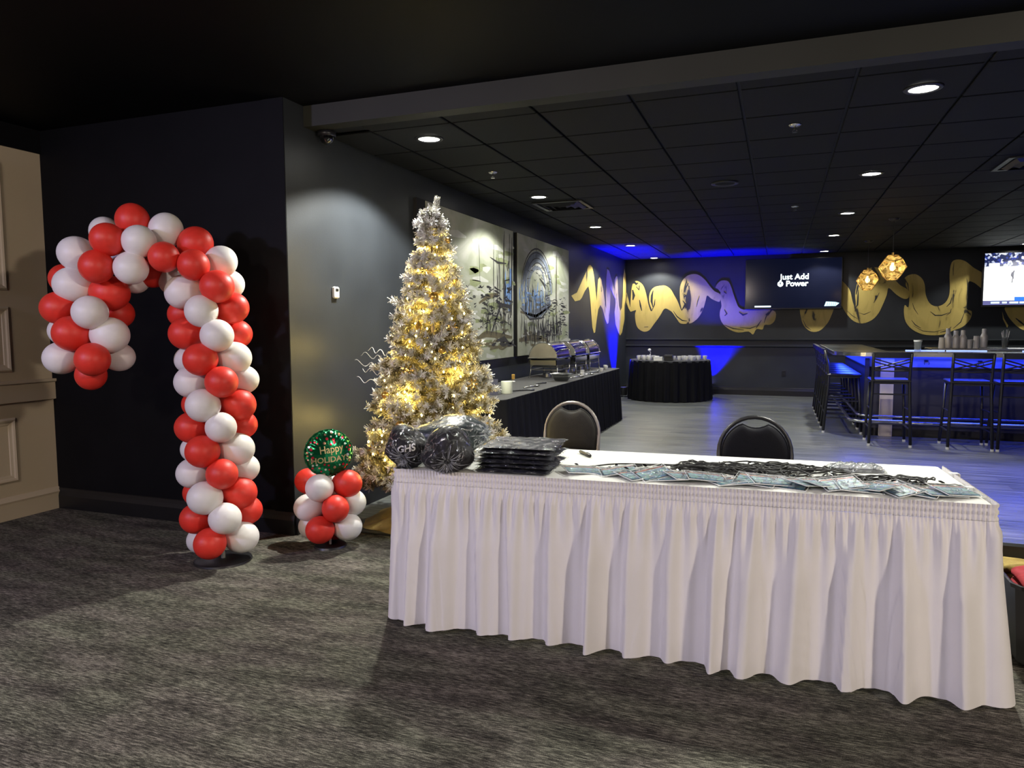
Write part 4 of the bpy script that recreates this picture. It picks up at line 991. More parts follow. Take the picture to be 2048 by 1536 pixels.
# --- gathered skirt: front and both ends
sk = thing('table_skirt', 'white gathered table skirt hanging to the carpet', 'table skirt', (-1.675, 2.935, 0), rz=TA)
def skirt_path(step=.0032):
    pts = []; off = .012; r = .02
    def seg(ax, ay, bx, by, nx, ny):
        l = math.hypot(bx-ax, by-ay); n = max(2, int(l/step))
        for i in range(n): pts.append((ax+(bx-ax)*i/n, ay+(by-ay)*i/n, nx, ny))
    def arcp(cx, cy, a0, a1):
        n = 10
        for i in range(n):
            a = a0+(a1-a0)*i/n; pts.append((cx+r*math.cos(a), cy+r*math.sin(a), math.cos(a), math.sin(a)))
    seg(-off, TD, -off, r-off, -1, 0); arcp(-off+r, -off+r, PI, 1.5*PI)
    seg(-off+r, -off, TL+off-r, -off, 0, -1); arcp(TL+off-r, -off+r, 1.5*PI, 2*PI); seg(TL+off, r-off, TL+off, TD, 1, 0)
    s = 0; out = []
    for i, p in enumerate(pts):
        if i: s += math.hypot(p[0]-pts[i-1][0], p[1]-pts[i-1][1])
        out.append((*p, s))
    return out
sp_ = skirt_path()
S_ = np.array([p[4] for p in sp_])
_r = random.Random(21)
# irregular main folds: centres along the hem, and fine gathers near the band
fold = np.zeros_like(S_); s = .03
foldc = []
while s < S_[-1]:
    w = _r.uniform(.034, .060); a = _r.uniform(.65, 1.3); foldc.append((s, w, a)); s += _r.uniform(.115, .205)
for c, w, a in foldc:
    d = (S_-c)/w; asy = _r.uniform(.40, 1.0); fold += a*np.where(d < 0, np.exp(-np.abs(d/asy)**2.2), np.exp(-np.abs(d/(1.75-asy))**2.2))
fold2 = .5+.5*np.sin(S_*2*PI/.055+1.6*np.sin(S_*5.1)+.9*np.sin(S_*13.7))
fine = .5+.5*np.sin(S_*2*PI/.0155+.9*np.sin(S_*21.0)+.6*np.sin(S_*57.0))
low = np.sin(S_*2.9+1.0)+.6*np.sin(S_*6.1)
front_t = np.clip((S_-TD)/TL, 0, 1)
band_h = .062
rows = []
NB, NS = 7, 46
lean = np.array([.012*math.sin(v*3.1)+.01*math.sin(v*7.7+1) for v in S_])
for j in range(NB+1):          # shirred band
    t = j/NB; z = TZ+.001-band_h*t; amp = .0085
    pin = .40 if (j in (2, 5)) else 1.0
    rows.append([(x+nx*(amp*fine[i]*pin+.002), y+ny*(amp*fine[i]*pin+.002), z+.0015*fine[i]*(1-t)) for i, (x, y, nx, ny, s_) in enumerate(sp_)])
band_rows = rows
drape = []
for j in range(NS+1):
    t = j/NS; z = TZ-band_h-(TZ-band_h-.012)*t; row = []
    g = math.exp(-t*11); m2 = math.exp(-((t-.10)/.16)**2)*.95+.32; gr = min(1, t*2.4)**.8
    for i, (x, y, nx, ny, s_) in enumerate(sp_):
        sd = abs(ny)+(.22 if nx > 0 else 1.3)*abs(nx); fl = (.030+.085*front_t[i]**1.5)*t**.9*sd
        fi = fold[min(len(S_)-1, max(0, i+int(lean[i]*t/.0032*1.6)))]
        d = .002*(1-min(1, t*8))+.0085*fine[i]*g + .016*fold2[i]*m2*min(1, t*14) + .072*fi*gr*(.70+.30*t)*(1 if nx < 0 else .35+.65*abs(ny)) + fl + .010*low[i]*t
        zz = z - (.006*low[i])*t*0
        tg = -.020*fi*gr*(.6+.4*t); row.append((x+nx*d-ny*tg, y+ny*d+nx*tg, zz + (.004+.006*(1+low[i]*.5))*t))
    drape.append(row)
MB().quadgrid(band_rows).build('gathered_band', M['white_cloth'], sk, True)
MB().quadgrid(drape).build('drape', M['white_cloth'], sk, True)
# skirt clips on the right-hand edge
for px, py, lab in ((1911, 948, 'farther small clear clip on the right edge of the white table'), (1940, 976, 'nearer small clear clip on the right edge of the white table')):
    p = on_z(px, py, TZ); t = thing('skirt_clip', lab, 'clip', (p.x+.005, p.y, TZ), rz=TA)
    MB().bbox((-.012, 0, .003), (.035, .03, .004), .0015).build('clip_top', frost, t); MB().bbox((.009, 0, -.012), (.004, .03, .03), .0015).build('clip_lip', frost, t)

# ================================================================== chairs behind the table
def make_chair(label, loc, rz, frame_m, pad_m):
    """banquet stack chair with a round back; faces -Y"""
    t = thing('stack_chair', label, 'chair', loc, rz, group='round-back stack chairs behind the table')
    hw = .205; zt = .86; zs = .44
    # back hoop (also rear legs)
    hoop = []
    hoop.append((-hw-.015, .25, .0)); hoop.append((-hw, .20, zs)); hoop.append((-hw, .22, zs+.19))
    for i in range(17):
        a = PI-PI*i/16; hoop.append((hw*math.cos(a), .225+.02*math.sin(a), zs+.205+(zt-zs-.205)*math.sin(a)))
    hoop.append((hw, .22, zs+.19)); hoop.append((hw, .20, zs)); hoop.append((hw+.015, .25, .0))
    MB().tube(hoop, .0125, 8).build('back_frame', frame_m, t, True)
    for s_ in (-1, 1): MB().tube([(s_*hw, -.18, zs-.02), (s_*(hw+.012), -.21, .0)], .0115, 8).build('front_leg', frame_m, t, True)
    MB().tube([(-hw, .2, zs-.02), (-hw, -.18, zs-.02), (hw, -.18, zs-.02), (hw, .2, zs-.02)], .011, 8).build('seat_frame', frame_m, t)
    for y in (-.19, .215): MB().tube([(-hw-.003, y, .2), (hw+.003, y, .2)], .008, 6).build('stretcher', frame_m, t)
    MB().bbox((0, 0, zs+.02), (.42, .42, .055), .022).build('seat', pad_m, t, 'auto')
    # back pad: fills the hoop, top edge dips to leave the hand grip
    poly = []; h2 = hw-.016
    ztop = zt-.022
    for i in range(25):
        a = PI-PI*i/24; x = h2*math.cos(a); z = zs+.205+(ztop-zs-.205)*math.sin(a)
        dip = .040*max(0, 1-(x/.075)**2); poly.append((x, z-dip))
    poly += [(h2, zs+.10), (h2-.02, zs+.085), (-h2+.02, zs+.085), (-h2, zs+.10)]
    cxp, czp = 0, zs+.24
    B = MB(); rows = []
    for (k, dy) in ((1.0, .004), (1.0, -.010), (.95, -.022), (.80, -.030), (.5, -.033), (.02, -.034)):
        rows.append([(cxp+(x-cxp)*k, .225+dy, czp+(z-czp)*k) for x, z in poly])
    B.quadgrid(rows, closed_u=True)
    B.f.append(tuple(range(len(poly)))); B.build('back_pad', pad_m, t, 'auto')
    rm = MB(); rm.tube([(x*1.0, .215, z) for x, z in poly], .005, 6, closed=True); rm.build('pad_piping', pad_m, t, True)
    return t
taupe_f = mat('taupe_frame', (.20, .18, .16), rough=.35, metal=.3, var=.08, vscale=20)
taupe_p = mat('taupe_vinyl', (.015, .0135, .011), rough=.65, spec=.3, var=.1, vscale=30, bump=.1, bscale=200)
navy_p = mat('black_navy_vinyl', (.005, .0055, .009), rough=.65, spec=.2, var=.1, vscale=30, bump=.1, bscale=200)
make_chair('taupe round-back stack chair with grey frame behind the table left of centre', (-1.40, 4.68, 0), math.radians(-6), taupe_f, taupe_p)
make_chair('black round-back stack chair behind the middle of the table', (-.105, 4.22, 0), math.radians(4), M['black_metal'], navy_p)

# ================================================================== storage bin at the right end of the table
t = thing('storage_bin', 'open black plastic bin on the carpet at the right end of the table', 'bin', (1.16, 3.64, 0))
binm = mat('black_plastic_bin', (.012, .012, .013), rough=.4, var=.1, vscale=8)
rows = []
for (hx, hy, z) in ((.001, .001, .012), (.20, .27, .012), (.235, .31, .34), (.255, .33, .345), (.258, .333, .362), (.250, .325, .363), (.236, .311, .352), (.21, .28, .02), (.001, .001, .02)):
    row = []
    for (sx, sy) in ((1, -1), (1, 1), (-1, 1), (-1, -1)):
        for (ax, ay) in (((1, .86), (.90, 1)) if sx*sy > 0 else ((.90, 1), (1, .86))): row.append((sx*hx*ax, sy*hy*ay, z))
    rows.append(row)
MB().quadgrid(rows, closed_u=True).build('bin_body', binm, t)
MB().box((0, -.327, .354), (.40, .014, .018)).build('bin_rim_highlight', mat('rim_highlight_grey', (.30, .31, .36), rough=.3, var=.05), t)  # grey strip painted in as the highlight along the black front rim
def cloth_pile(name, label, loc, dims, m, seed, layers=3):
    t = thing(name, label, 'clothing', loc); R = random.Random(seed)
    for k in range(layers):
        rows = []; hx, hy, hz = dims; ph = R.uniform(0, 6)
        for (f, zz) in ((.05, 0), (.9, .0), (1.0, .3), (1.0, .7), (.9, 1.0), (.5, 1.12), (.05, 1.15)):
            rows.append([((hx*f)*math.copysign(abs(math.cos(a))**.5, math.cos(a))*(1+.05*math.sin(3*a+ph)), hy*f*math.copysign(abs(math.sin(a))**.5, math.sin(a))*(1+.05*math.cos(4*a+ph)), hz*(k+zz)+.006*math.sin(5*a+ph+k)) for a in [2*PI*i/40 for i in range(40)]])
        MB().quadgrid(rows, closed_u=True).build('folded_layer', m, t, True)
cloth_pile('folded_shirts', 'red folded shirts lying in the black bin', (1.16, 3.52, .245), (.20, .16, .034), mat('red_cloth', (.42, .020, .030), rough=.8, var=.15, vscale=20, bump=.3, bscale=30), 3)
cloth_pile('folded_shirt', 'mustard yellow folded cloth behind the red shirts in the bin', (1.15, 3.80, .235), (.18, .09, .042), mat('mustard_cloth', (.36, .26, .06), rough=.8, var=.15, vscale=20, bump=.3, bscale=30), 4, 2)

# ================================================================== bagged goods on the table
film = film_mat('clear_bag_film', base=.03, peak=.85, scale=14, stretch=(1, 1, 1))
dark_cloth = mat('black_knit', (.010, .0095, .012), rough=.75, sheen=.0, var=.25, vscale=14, bump=.3, bscale=30)
teal_cloth = mat('dark_teal_nylon', (.030, .045, .050), rough=.35, spec=.6, var=.3, vscale=10, bump=.4, bscale=18)
whitep = mat('white_print', (.75, .75, .75), rough=.6, var=.02)
def blob(rx, ry, rz, seed, pleat=0.0, kn=(0, -1, 0), lump=.12, n=56, mrows=36, flat=.8, scale=1.0, tuft=0.0):
    """lumpy sack; folds run to a knot in direction kn"""
    R = random.Random(seed); K = Vector(kn).normalized(); U = K.orthogonal().normalized(); V = K.cross(U); ph = [R.uniform(0, 6.28) for _ in range(8)]
    rows = []
    for j in range(mrows+1):
        th = PI*j/mrows; row = []
        for i in range(n):
            a = 2*PI*i/n; d = K*math.cos(th)+(U*math.cos(a)+V*math.sin(a))*math.sin(th)
            r = 1+lump*(math.sin(3*d.x+ph[0])*math.cos(2.5*d.z+ph[1])+.6*math.sin(5*d.z+ph[2]+2*d.y))
            if pleat:
                g = math.exp(-((th)/1.0)**2); r += pleat*g*(math.sin(a*13+ph[3])+.7*math.sin(a*21+ph[4]+2*th))*min(1, th*2.5)
            k = max(0, 1-th/.55); r *= 1-.32*k*k
            if tuft and j == 0: r = tuft
            p = Vector((d.x*rx*r, d.y*ry*r, d.z*rz*r))*scale
            z = p.z+rz*flat; z = max(z, .002) if z < .02 else z
            row.append((p.x, p.y, z))
        rows.append(row)
    return MB().quadgrid(rows, closed_u=True)
def to_cam(p): 
    d = CP-Vector(p); return math.atan2(d.y, d.x)+PI/2
def sack(loc, dims, label, seed, cloth, knot, text=None, contents='contents'):
    t = thing('bag_of_garments', label, 'bag', loc, to_cam(loc))
    c = blob(*dims, seed, .035, knot, lump=.10, scale=.95).build(contents, cloth, t, True)
    f = blob(*dims, seed, .055, knot, lump=.10, tuft=1.02, scale=1.0).build('bag_film', film, t, True)
    # gathered knot with flared tail
    K = Vector(knot).normalized(); kp = Vector((K.x*dims[0]*.70, K.y*dims[1]*.70, K.z*dims[2]*.70+dims[2]*.8)); U = K.orthogonal().normalized(); V = K.cross(U); rows = []
    R = random.Random(seed+1); ph = R.uniform(0, 6)
    for k, (r, d) in enumerate(((.030, -.01), (.010, .012), (.007, .022), (.016, .034), (.026, .05))):
        rows.append([tuple(kp+K*d+(U*math.cos(a)+V*math.sin(a))*r*(1+.25*math.sin(a*6+ph))) for a in [2*PI*i/24 for i in range(24)]])
    MB().quadgrid(rows, closed_u=True).build('knot', M['film_knot'], t, True)
    bl = blob(*dims, seed, .055, knot, lump=.10, tuft=1.02, scale=1.006).v
    for k in range(30):  # pale strands put in for the highlights fanning from the knot
        i = int(R.uniform(0, 56)) % 56; j1 = R.randint(5, 12)
        pts = [bl[j*56+i] for j in range(2, j1)]; MB().tube(pts, [.0026*(1-q_/len(pts))**1.5+.0003 for q_ in range(len(pts))], 4).build('crease_highlight', M['crease_shine'], t, True)
    if text:
        body, size, lx, lz = text; me = text_mesh(body, size, 0, .0012); bv = BVHTree.FromPolygons(*(lambda g: (g.v, g.f))(blob(*dims, seed, .055, knot, lump=.10, tuft=1.02)))
        for v in me.vertices:
            px_, pz_ = lx+v.co.x, lz+v.co.y+.16*v.co.x
            h = bv.ray_cast(Vector((px_, -1, pz_)), Vector((0, 1, 0)))
            v.co = Vector((px_, (h[0].y if h[0] else -.08)-.003, pz_))
        me.materials.clear(); me.materials.append(whitep); link('lettering', me, t)
    return t
M['crease_shine'] = mat('crease_highlight_film', (.62, .64, .68), rough=.3, alpha=.34, var=.05)
M['film_knot'] = film_mat('bag_knot_film', base=.25, peak=.8, scale=40, stretch=(1, 1, 1), rough=.25)
p = on_z(815, 932, TZ); sack((p.x, p.y, TZ), (.108, .125, .108), 'knotted clear bag of black garments printed GHS at the left table end', 31, dark_cloth, (-.25, -1, -.35), ('GHS', .044, -.004, .092))
p = on_z(897, 941, TZ); sack((p.x, p.y, TZ), (.118, .135, .112), 'knotted clear bag of black garments between GHS bag and shirt stack', 37, dark_cloth, (-.05, -1, -.35))
p = on_z(902, 905, TZ); sack((p.x, p.y, TZ), (.215, .15, .112), 'long dark teal bag of garments behind the two knotted bags', 43, teal_cloth, (1, -.25, .1))
# --- stack of bagged shirts
navy_sh = mat('navy_shirt', (.010, .011, .022), rough=.6, var=.3, vscale=12, bump=.35, bscale=22)
polyfilm = film_mat('poly_bag_film', base=.05, peak=.8, scale=13, stretch=(1, 1.8, 3))
def pack(k, loc, rz, hx, hy, hz, label):
    t = thing('bagged_shirt', label, 'shirt', loc, rz, group='stack of bagged navy shirts')
    def pil(hx, hy, hz, seed, ext=0.0):
        R = random.Random(seed); ph = [R.uniform(0, 6.28) for _ in range(6)]; nx, ny = 40, 30; top = []; bot = []
        for j in range(ny+1):
            a = []; b = []
            for i in range(nx+1):
                u, v = -1+2*i/nx, -1+2*j/ny
                th = (max(0, 1-u**6)*max(0, 1-v**6))**.45
                wv = .0022*math.sin(u*7+ph[0]+2*math.sin(v*5+ph[1]))+.0018*math.sin(v*11+u*4+ph[2])+.0015*math.sin(u*17-v*6+ph[3])
                x = hx*u*(1+.015*math.sin(v*6+ph[4])); y = hy*v*(1+.015*math.sin(u*5+ph[5]))
                a.append((x, y, hz+hz*th*.95+wv*th)); b.append((x, y, hz-hz*th*.98))
            top.append(a); bot.append(b)
        B = MB().quadgrid(top); B.quadgrid(bot); return B
    pil(hx, hy, hz*.92, 100+k).build('folded_shirt', navy_sh, t, True)
    pil(hx+.012, hy+.010, hz, 100+k).build('poly_bag', polyfilm, t, True)
    # open flap of the bag at one corner
    return t
p0 = on_z(1030, 925, TZ); nsh = ['lowest', 'second from the bottom', 'third from the bottom', 'fourth from the bottom', 'fifth from the bottom', 'topmost']
offs = [(0, 0, .02), (.012, .02, -.03), (-.012, .01, .05), (.015, .03, -.02), (.0, .02, .06), (.012, .04, .03)]
for k in range(6):
    dx, dy, a = offs[k]; pack(k, (-1.135+dx, 3.125+dy, TZ+.001+.0205*k), TA+a, .172, .152, .0101, f'{nsh[k]} bagged navy shirt in the stack beside the knotted bags')
# --- marker pen
a, b = on_z(1160, 906, TZ), on_z(1182, 916, TZ); d = (b-a).normalized(); t = thing('marker_pen', 'black marker pen lying on the white tablecloth beside the shirts', 'pen', (a.x, a.y, TZ+.009), math.atan2(d.y, d.x))
L_ = (b-a).length*.95
MB().lathe([(.0005, 0), (.006, .001), (.0085, .008), (.0085, L_*.62)], n=14, axis='X').build('barrel', M['black_metal'], t, 'auto')
MB().lathe([(.0088, L_*.60), (.0092, L_*.62), (.0090, L_*.95), (.006, L_), (.0005, L_)], n=14, axis='X').build('cap', M['trim_black'], t, 'auto')
MB().box((L_*.80, 0, .010), (L_*.28, .004, .003)).build('pocket_clip', M['trim_black'], t)

# ================================================================== lanyard badges
def badge_mat():
    m = bpy.data.materials.new('badge_print'); m.use_nodes = True; nt = m.node_tree; N = nt.nodes; L = nt.links; b = N['Principled BSDF']
    tc = N.new('ShaderNodeTexCoord'); sp = N.new('ShaderNodeSeparateXYZ'); L.new(tc.outputs['Object'], sp.inputs[0])
    cr = N.new('ShaderNodeValToRGB'); mr = N.new('ShaderNodeMapRange'); mr.inputs[1].default_value = -.05; mr.inputs[2].default_value = .05; L.new(sp.outputs[1], mr.inputs[0]); L.new(mr.outputs[0], cr.inputs[0])
    cr.color_ramp.interpolation = 'CONSTANT'; E = cr.color_ramp.elements; E[0].color = (.10, .20, .27, 1); E[1].position = .16; E[1].color = (.27, .36, .41, 1)
    for p_, c in ((.40, (.16, .30, .40)), (.48, (.36, .50, .55)), (.66, (.20, .34, .44)), (.74, (.42, .52, .54)), (.84, (.45, .10, .08)), (.92, (.5, .52, .5))): x = E.new(p_); x.color = (*c, 1)
    n = N.new('ShaderNodeTexNoise'); n.inputs['Scale'].default_value = 60; L.new(tc.outputs['Object'], n.inputs['Vector'])
    mx = N.new('ShaderNodeMix'); mx.data_type = 'RGBA'; mx.blend_type = 'OVERLAY'; mx.inputs[0].default_value = .6; L.new(cr.outputs[0], mx.inputs[6]); L.new(n.outputs['Color'], mx.inputs[7]); L.new(mx.outputs[2], b.inputs['Base Color'])
    b.inputs['Roughness'].default_value = .4
    return m
badge_m = badge_mat()
sleeve_m = film_mat('badge_sleeve', base=.12, peak=.55, scale=22, stretch=(1, 1, 1), rough=.1)
cord_m = mat('black_cord', (.008, .008, .008), rough=.6, var=.2, vscale=60)
card_me = MB().bbox((0, 0, 0), (.145, .098, .0012), .0004).mesh('badge_card', badge_m)
sl = MB()
nx = 12
for zz in (.0022, -.0018):
    sl.quadgrid([[(-.083+.166*i/nx, -.060+.125*j/8, zz*(1 if 0 < i < nx and 0 < j < 8 else .2)+.0012*math.sin(i*1.7+j)) for i in range(nx+1)] for j in range(9)])
sleeve_me = sl.mesh('badge_sleeve', sleeve_m, True)
seam = MB(); seam.tube([(-.083, -.060, 0), (.083, -.060, 0), (.083, .065, 0), (-.083, .065, 0)], .0019, 4, closed=True)
seam_me = seam.mesh('sleeve_seam', mat('sleeve_seam', (.85, .88, .88), rough=.2, var=.03), False)
clip_me = MB().bbox((0, .075, .004), (.014, .022, .006), .002).mesh('badge_clip', M['chrome'])
R_ = random.Random(77)
edge_y = lambda x: 2.935+math.tan(TA)*(x+1.675)
xs = [-.83, -.75, -.66, -.57, -.50, -.43, -.36, -.28, -.21, -.15, -.08, -.02, .05, .12, .18, .25, .31, .38, .45, .52, .60, .66]
pile = lambda x: (-.17, 3.40, .17, .085) if x < -.10 else ((.13, 3.40, .12, .075) if x < .14 else (.42, 3.33, .15, .06))
ords = ['leftmost', 'second', 'third', 'fourth', 'fifth', 'sixth', 'seventh', 'eighth', 'ninth', 'tenth', 'eleventh', 'twelfth', 'thirteenth', 'fourteenth', 'fifteenth', 'sixteenth', 'seventeenth', 'eighteenth', 'nineteenth', 'twentieth', 'twenty-first', 'rightmost']
for k, x in enumerate(xs):
    a = R_.uniform(-1.0, 1.0); y = edge_y(x)+.085+R_.uniform(-.004, .030)+ (.05 if k < 3 else 0); z = TZ+.004+.002*(k % 4)
    lab = f'{ords[k]} blue name badge on black lanyard along the front table edge' if k in (0, len(xs)-1) else f'{ords[k]} blue name badge from the left along the front table edge'
    t = thing('lanyard_badge', lab, 'badge', (x, y, z), a, group='blue lanyard badges')
    tx_, ty_ = R_.uniform(.04, .22), R_.uniform(-.14, .14)
    lift = .060*math.sin(tx_)+.083*abs(math.sin(ty_))-.002
    bs_ = link('badge_sleeve', sleeve_me, t, (0, 0, lift), (tx_, ty_, 0)); link('badge_card', card_me, bs_); link('sleeve_seam', seam_me, bs_); link('badge_clip', clip_me, bs_)
    # cord: from the clip along the bundle into the pile, looping back
    ca, sa = math.cos(a), math.sin(a); cxp, cyp = x-sa*.085, y+ca*.085
    mx_, my_, rx_, ry_ = pile(x); pts = []
    tx, ty = mx_+R_.uniform(-rx_, rx_), my_+R_.uniform(-ry_, ry_)
    n1 = 14; bend = R_.uniform(-.03, .03)
    for i in range(n1):
        u = i/n1; yy = cyp+(ty-cyp)*u**1.3
        if x < -.10: yy = min(cyp+(.13 if x < -.4 else .07)*min(1, u*3), 3.36)*(1-u**2)+ty*u**2
        pts.append((cxp+(tx-cxp)*u+.008*math.sin(u*9+k), yy+.01*math.sin(u*7+k*2), .003+.012*u+R_.uniform(0, .010)))
    px_, py_ = tx, ty; hd = R_.uniform(0, 6.28)
    for lp in range(R_.randint(3, 5) if x < -.10 else R_.randint(2, 3)):
        lr = R_.uniform(.030, .062); ex = R_.uniform(1.2, 2.4); ha = R_.uniform(-.5, .5); cx2, cy2 = px_, py_
        for i in range(18):
            th = hd+2*PI*i/18*(1 if lp % 2 else -1); ux, uy = lr*ex*(math.cos(th)-math.cos(hd)), lr*(math.sin(th)-math.sin(hd))
            pts.append((cx2+ux*math.cos(ha)-uy*math.sin(ha)+.005*math.sin(i*2.1+k), cy2+(ux*math.sin(ha)+uy*math.cos(ha))*.8, .004+R_.uniform(.0, .030)))
        hd += R_.uniform(1, 3); px_, py_ = pts[-1][0], pts[-1][1]
    q = []
    for (X_, Y_, Z_) in pts:
        Y_ = max(edge_y(X_)+.03, min(Y_, 3.62)); dx, dy = X_-x, Y_-y; q.append((dx*ca+dy*sa, -dx*sa+dy*ca, TZ+max(.0035, Z_)-z))
    # smooth
    q2 = [q[0]]
    for i in range(1, len(q)-1): q2.append(tuple((q[i-1][c]+2*q[i][c]+q[i+1][c])/4 for c in range(3)))
    q2.append(q[-1])
    MB().tube(q2, .0036, 5).build('cord', cord_m, t, True)
# clear pack of spare sleeves
a, b = on_z(1657, 943, TZ), on_z(1765, 946, TZ); t = thing('pack_of_sleeves', 'clear plastic pack of spare badge sleeves behind the lanyards', 'plastic pack', ((a.x+b.x)/2, (a.y+b.y)/2+.03, TZ), math.atan2(b.y-a.y, b.x-a.x))
rows = []; nx, ny = 36, 16
def pk(hz, zs):
    R = random.Random(4); ph = [R.uniform(0, 6) for _ in range(4)]
    return [[(-.125+.25*i/nx, -.055+.11*j/ny, .002+zs*hz*((max(0, 1-(2*i/nx-1)**4)*max(0, 1-(2*j/ny-1)**4))**.5)*(1+.3*math.sin(i*.9+ph[0]+j*.5)*math.sin(j*1.3+ph[1]))) for i in range(nx+1)] for j in range(ny+1)]
B = MB().quadgrid(pk(.032, 1)); B.quadgrid(pk(.001, 0)); B.build('outer_film', film_mat('pack_film', tint=(.9, .95, 1), base=.3, peak=.85, scale=26, rough=.1), t, True)
for k in range(4): MB().bbox((.002*k, 0, .004+.005*k), (.21, .085, .002), .0008).build('sleeve', mat('clear_sleeve', (.62, .64, .66), rough=.15, var=.1, vscale=20), t)
# ================================================================== balloons
prof = []
for i in range(25):
    th = PI*i/24; r = math.sin(th); z = math.cos(th)
    if z < 0: r *= 1-.10*(-z)**1.5; z *= 1.10
    prof.append((max(r, .0005), z))
prof_k = prof[:-1]+[(.10, -1.10), (.055, -1.13), (.085, -1.20), (.06, -1.22), (.0005, -1.21)]
balloon_me = {'r': MB().lathe(prof_k, n=36).mesh('balloon_red', M['red_latex'], True), 'w': MB().lathe(prof_k, n=36).mesh('balloon_white', M['white_latex'], True)}
def balloon(parent, center, rad, col, axis_pt):
    """neck (local -Z) points at the column's axis"""
    d = (Vector(center)-Vector(axis_pt))
    if d.length < 1e-4: d = Vector((0, -1, 0))
    q = d.to_track_quat('Z', 'Y').to_euler()
    k = random.uniform(.97, 1.03)
    o = link('balloon', balloon_me[col], parent, Vector(center)-parent.location, q, (rad*.985*k, rad*.985, rad*1.04))
    return o
DEP = {'f': -.135, 'mf': -.07, 'm': 0, 'mb': .06, 'b': .125}
def px_balloon(parent, px, py, r, col, dep, c0, axis_fn):
    c = c0(px)+DEP[dep]; p = at_depth(px, py, c); ap = axis_fn(px, py)
    return balloon(parent, p, r*c/F_PX, col, ap)
cane = thing('balloon_candy_cane', 'tall red and white balloon candy cane against the black wall', 'balloon sculpture', (-3.19, 3.44, 0))
c0 = lambda px: 4.33-.13*max(0, min(1, (440-px)/270))
AX = [(446, 1098), (443, 1000), (441, 900), (439, 800), (436, 700), (430, 625), (412, 575), (380, 535), (340, 512), (295, 500), (250, 503), (212, 522), (185, 560), (176, 610), (176, 670), (180, 725)]
AXP = [at_depth(px, py, c0(px)) for px, py in AX]
def cane_axis(px, py):
    best, bd = None, 1e9
    for (a, b, pa, pb) in zip(AX, AX[1:], AXP, AXP[1:]):
        for i in range(6):
            t = i/5; x, y = a[0]+(b[0]-a[0])*t, a[1]+(b[1]-a[1])*t; d = (x-px)**2+(y-py)**2
            if d < bd: bd, best = d, pa.lerp(pb, t)
    return best
CB = [(265,441,33,'r','m'),(210,464,30,'w','b'),(215,479,33,'r','f'),(278,483,33,'w','f'),(332,460,33,'w','m'),(391,488,34,'r','m'),(328,514,31,'r','f'),(387,530,32,'r','f'),(441,524,32,'w','m'),
 (154,508,35,'w','m'),(193,533,34,'r','f'),(262,536,33,'w','f'),(305,545,30,'r','b'),(271,558,28,'w','b'),(347,562,28,'w','b'),(366,584,34,'w','m'),(434,573,33,'r','f'),(459,569,29,'w','b'),(130,558,30,'r','b'),
 (146,570,36,'w','m'),(221,586,35,'r','m'),(117,616,33,'r','m'),(180,625,34,'w','f'),(236,627,30,'r','b'),(365,628,28,'r','b'),(403,622,33,'w','f'),(464,616,32,'r','m'),(128,662,29,'w','b'),(145,667,36,'r','mf'),
 (220,670,36,'w','mf'),(373,667,33,'r','m'),(434,671,33,'w','f'),(474,668,29,'r','b'),(123,716,33,'w','m'),(185,719,34,'r','f'),(238,714,29,'w','mb'),(182,750,29,'r','m'),
 (401,719,33,'r','f'),(468,716,33,'w','m'),(378,720,28,'w','b'),(384,764,33,'w','m'),(443,764,32,'r','f'),(487,759,29,'w','mb'),(406,811,34,'w','f'),(477,809,33,'r','m'),(392,808,27,'r','b'),(384,855,32,'r','m'),
 (442,855,31,'w','f'),(485,849,28,'r','mb'),(405,903,33,'r','f'),(473,898,34,'w','m'),(390,898,27,'w','b'),(386,946,31,'w','m'),(444,948,31,'r','f'),(488,936,29,'w','mb'),(410,996,34,'w','f'),(479,985,33,'r','m'),
 (394,985,27,'r','b'),(393,1037,31,'r','m'),(450,1037,32,'w','f'),(494,1020,29,'r','mb'),(420,1087,32,'r','f'),(484,1074,32,'w','m'),(402,1080,27,'w','b')]
for (px, py, r, c, d) in CB:
    px_balloon(cane, px, py, r, c, d, c0, cane_axis)
    if d == 'f':      # the hidden partner on the far side of the cluster
        cc = c0(px)+.14; p = at_depth(px+3, py+2, cc); balloon(cane, p, (r-4)*cc/F_PX, 'w' if c == 'r' else 'r', cane_axis(px, py))
pole = [Vector((AXP[0].x, AXP[0].y, .015))]+AXP[1:]
MB().tube([p-cane.location for p in pole], .012, 8).build('support_pole', M['white_metal'], cane, True)
bp3 = pole[0]-cane.location
MB().lathe([(.0005, .016), (.15, .016), (.165, .010), (.168, 0), (.0005, 0)], c=(bp3.x, bp3.y, 0), n=40).build('base_plate', M['black_metal'], cane, 'auto')

sm = thing('balloon_column', 'short red and white balloon column topped by a green foil balloon', 'balloon sculpture', (-2.70, 3.80, 0))
c1 = lambda px: 4.60
ax_s = lambda px, py: at_depth(660, max(955, min(1065, py)), 4.60)
for (px, py, r, c, d) in [(616,962,26,'r','b'),(639,976,28,'w','f'),(695,967,28,'r','m'),(617,1015,28,'w','m'),(671,1017,28,'r','f'),(704,1005,27,'w','mb'),(624,1052,26,'w','mb'),(640,1060,28,'r','f'),(695,1053,28,'w','m'),(662,966,24,'w','b'),(655,1010,25,'r','b'),(668,1055,25,'r','b')]:
    dd = DEP[d]*.72; c = c; cc = 4.60+dd; balloon(sm, at_depth(px, py, cc), r*cc/F_PX, c, ax_s(px, py))
bs = at_depth(660, 1060, 4.6)-sm.location
MB().cyl((bs.x, bs.y, .0), (bs.x, bs.y, .50), .008, n=8).build('support_stick', M['white_metal'], sm)
MB().lathe([(.0005, .012), (.10, .012), (.105, 0), (.0005, 0)], c=(bs.x, bs.y, 0), n=32).build('base_plate', M['black_metal'], sm, 'auto')
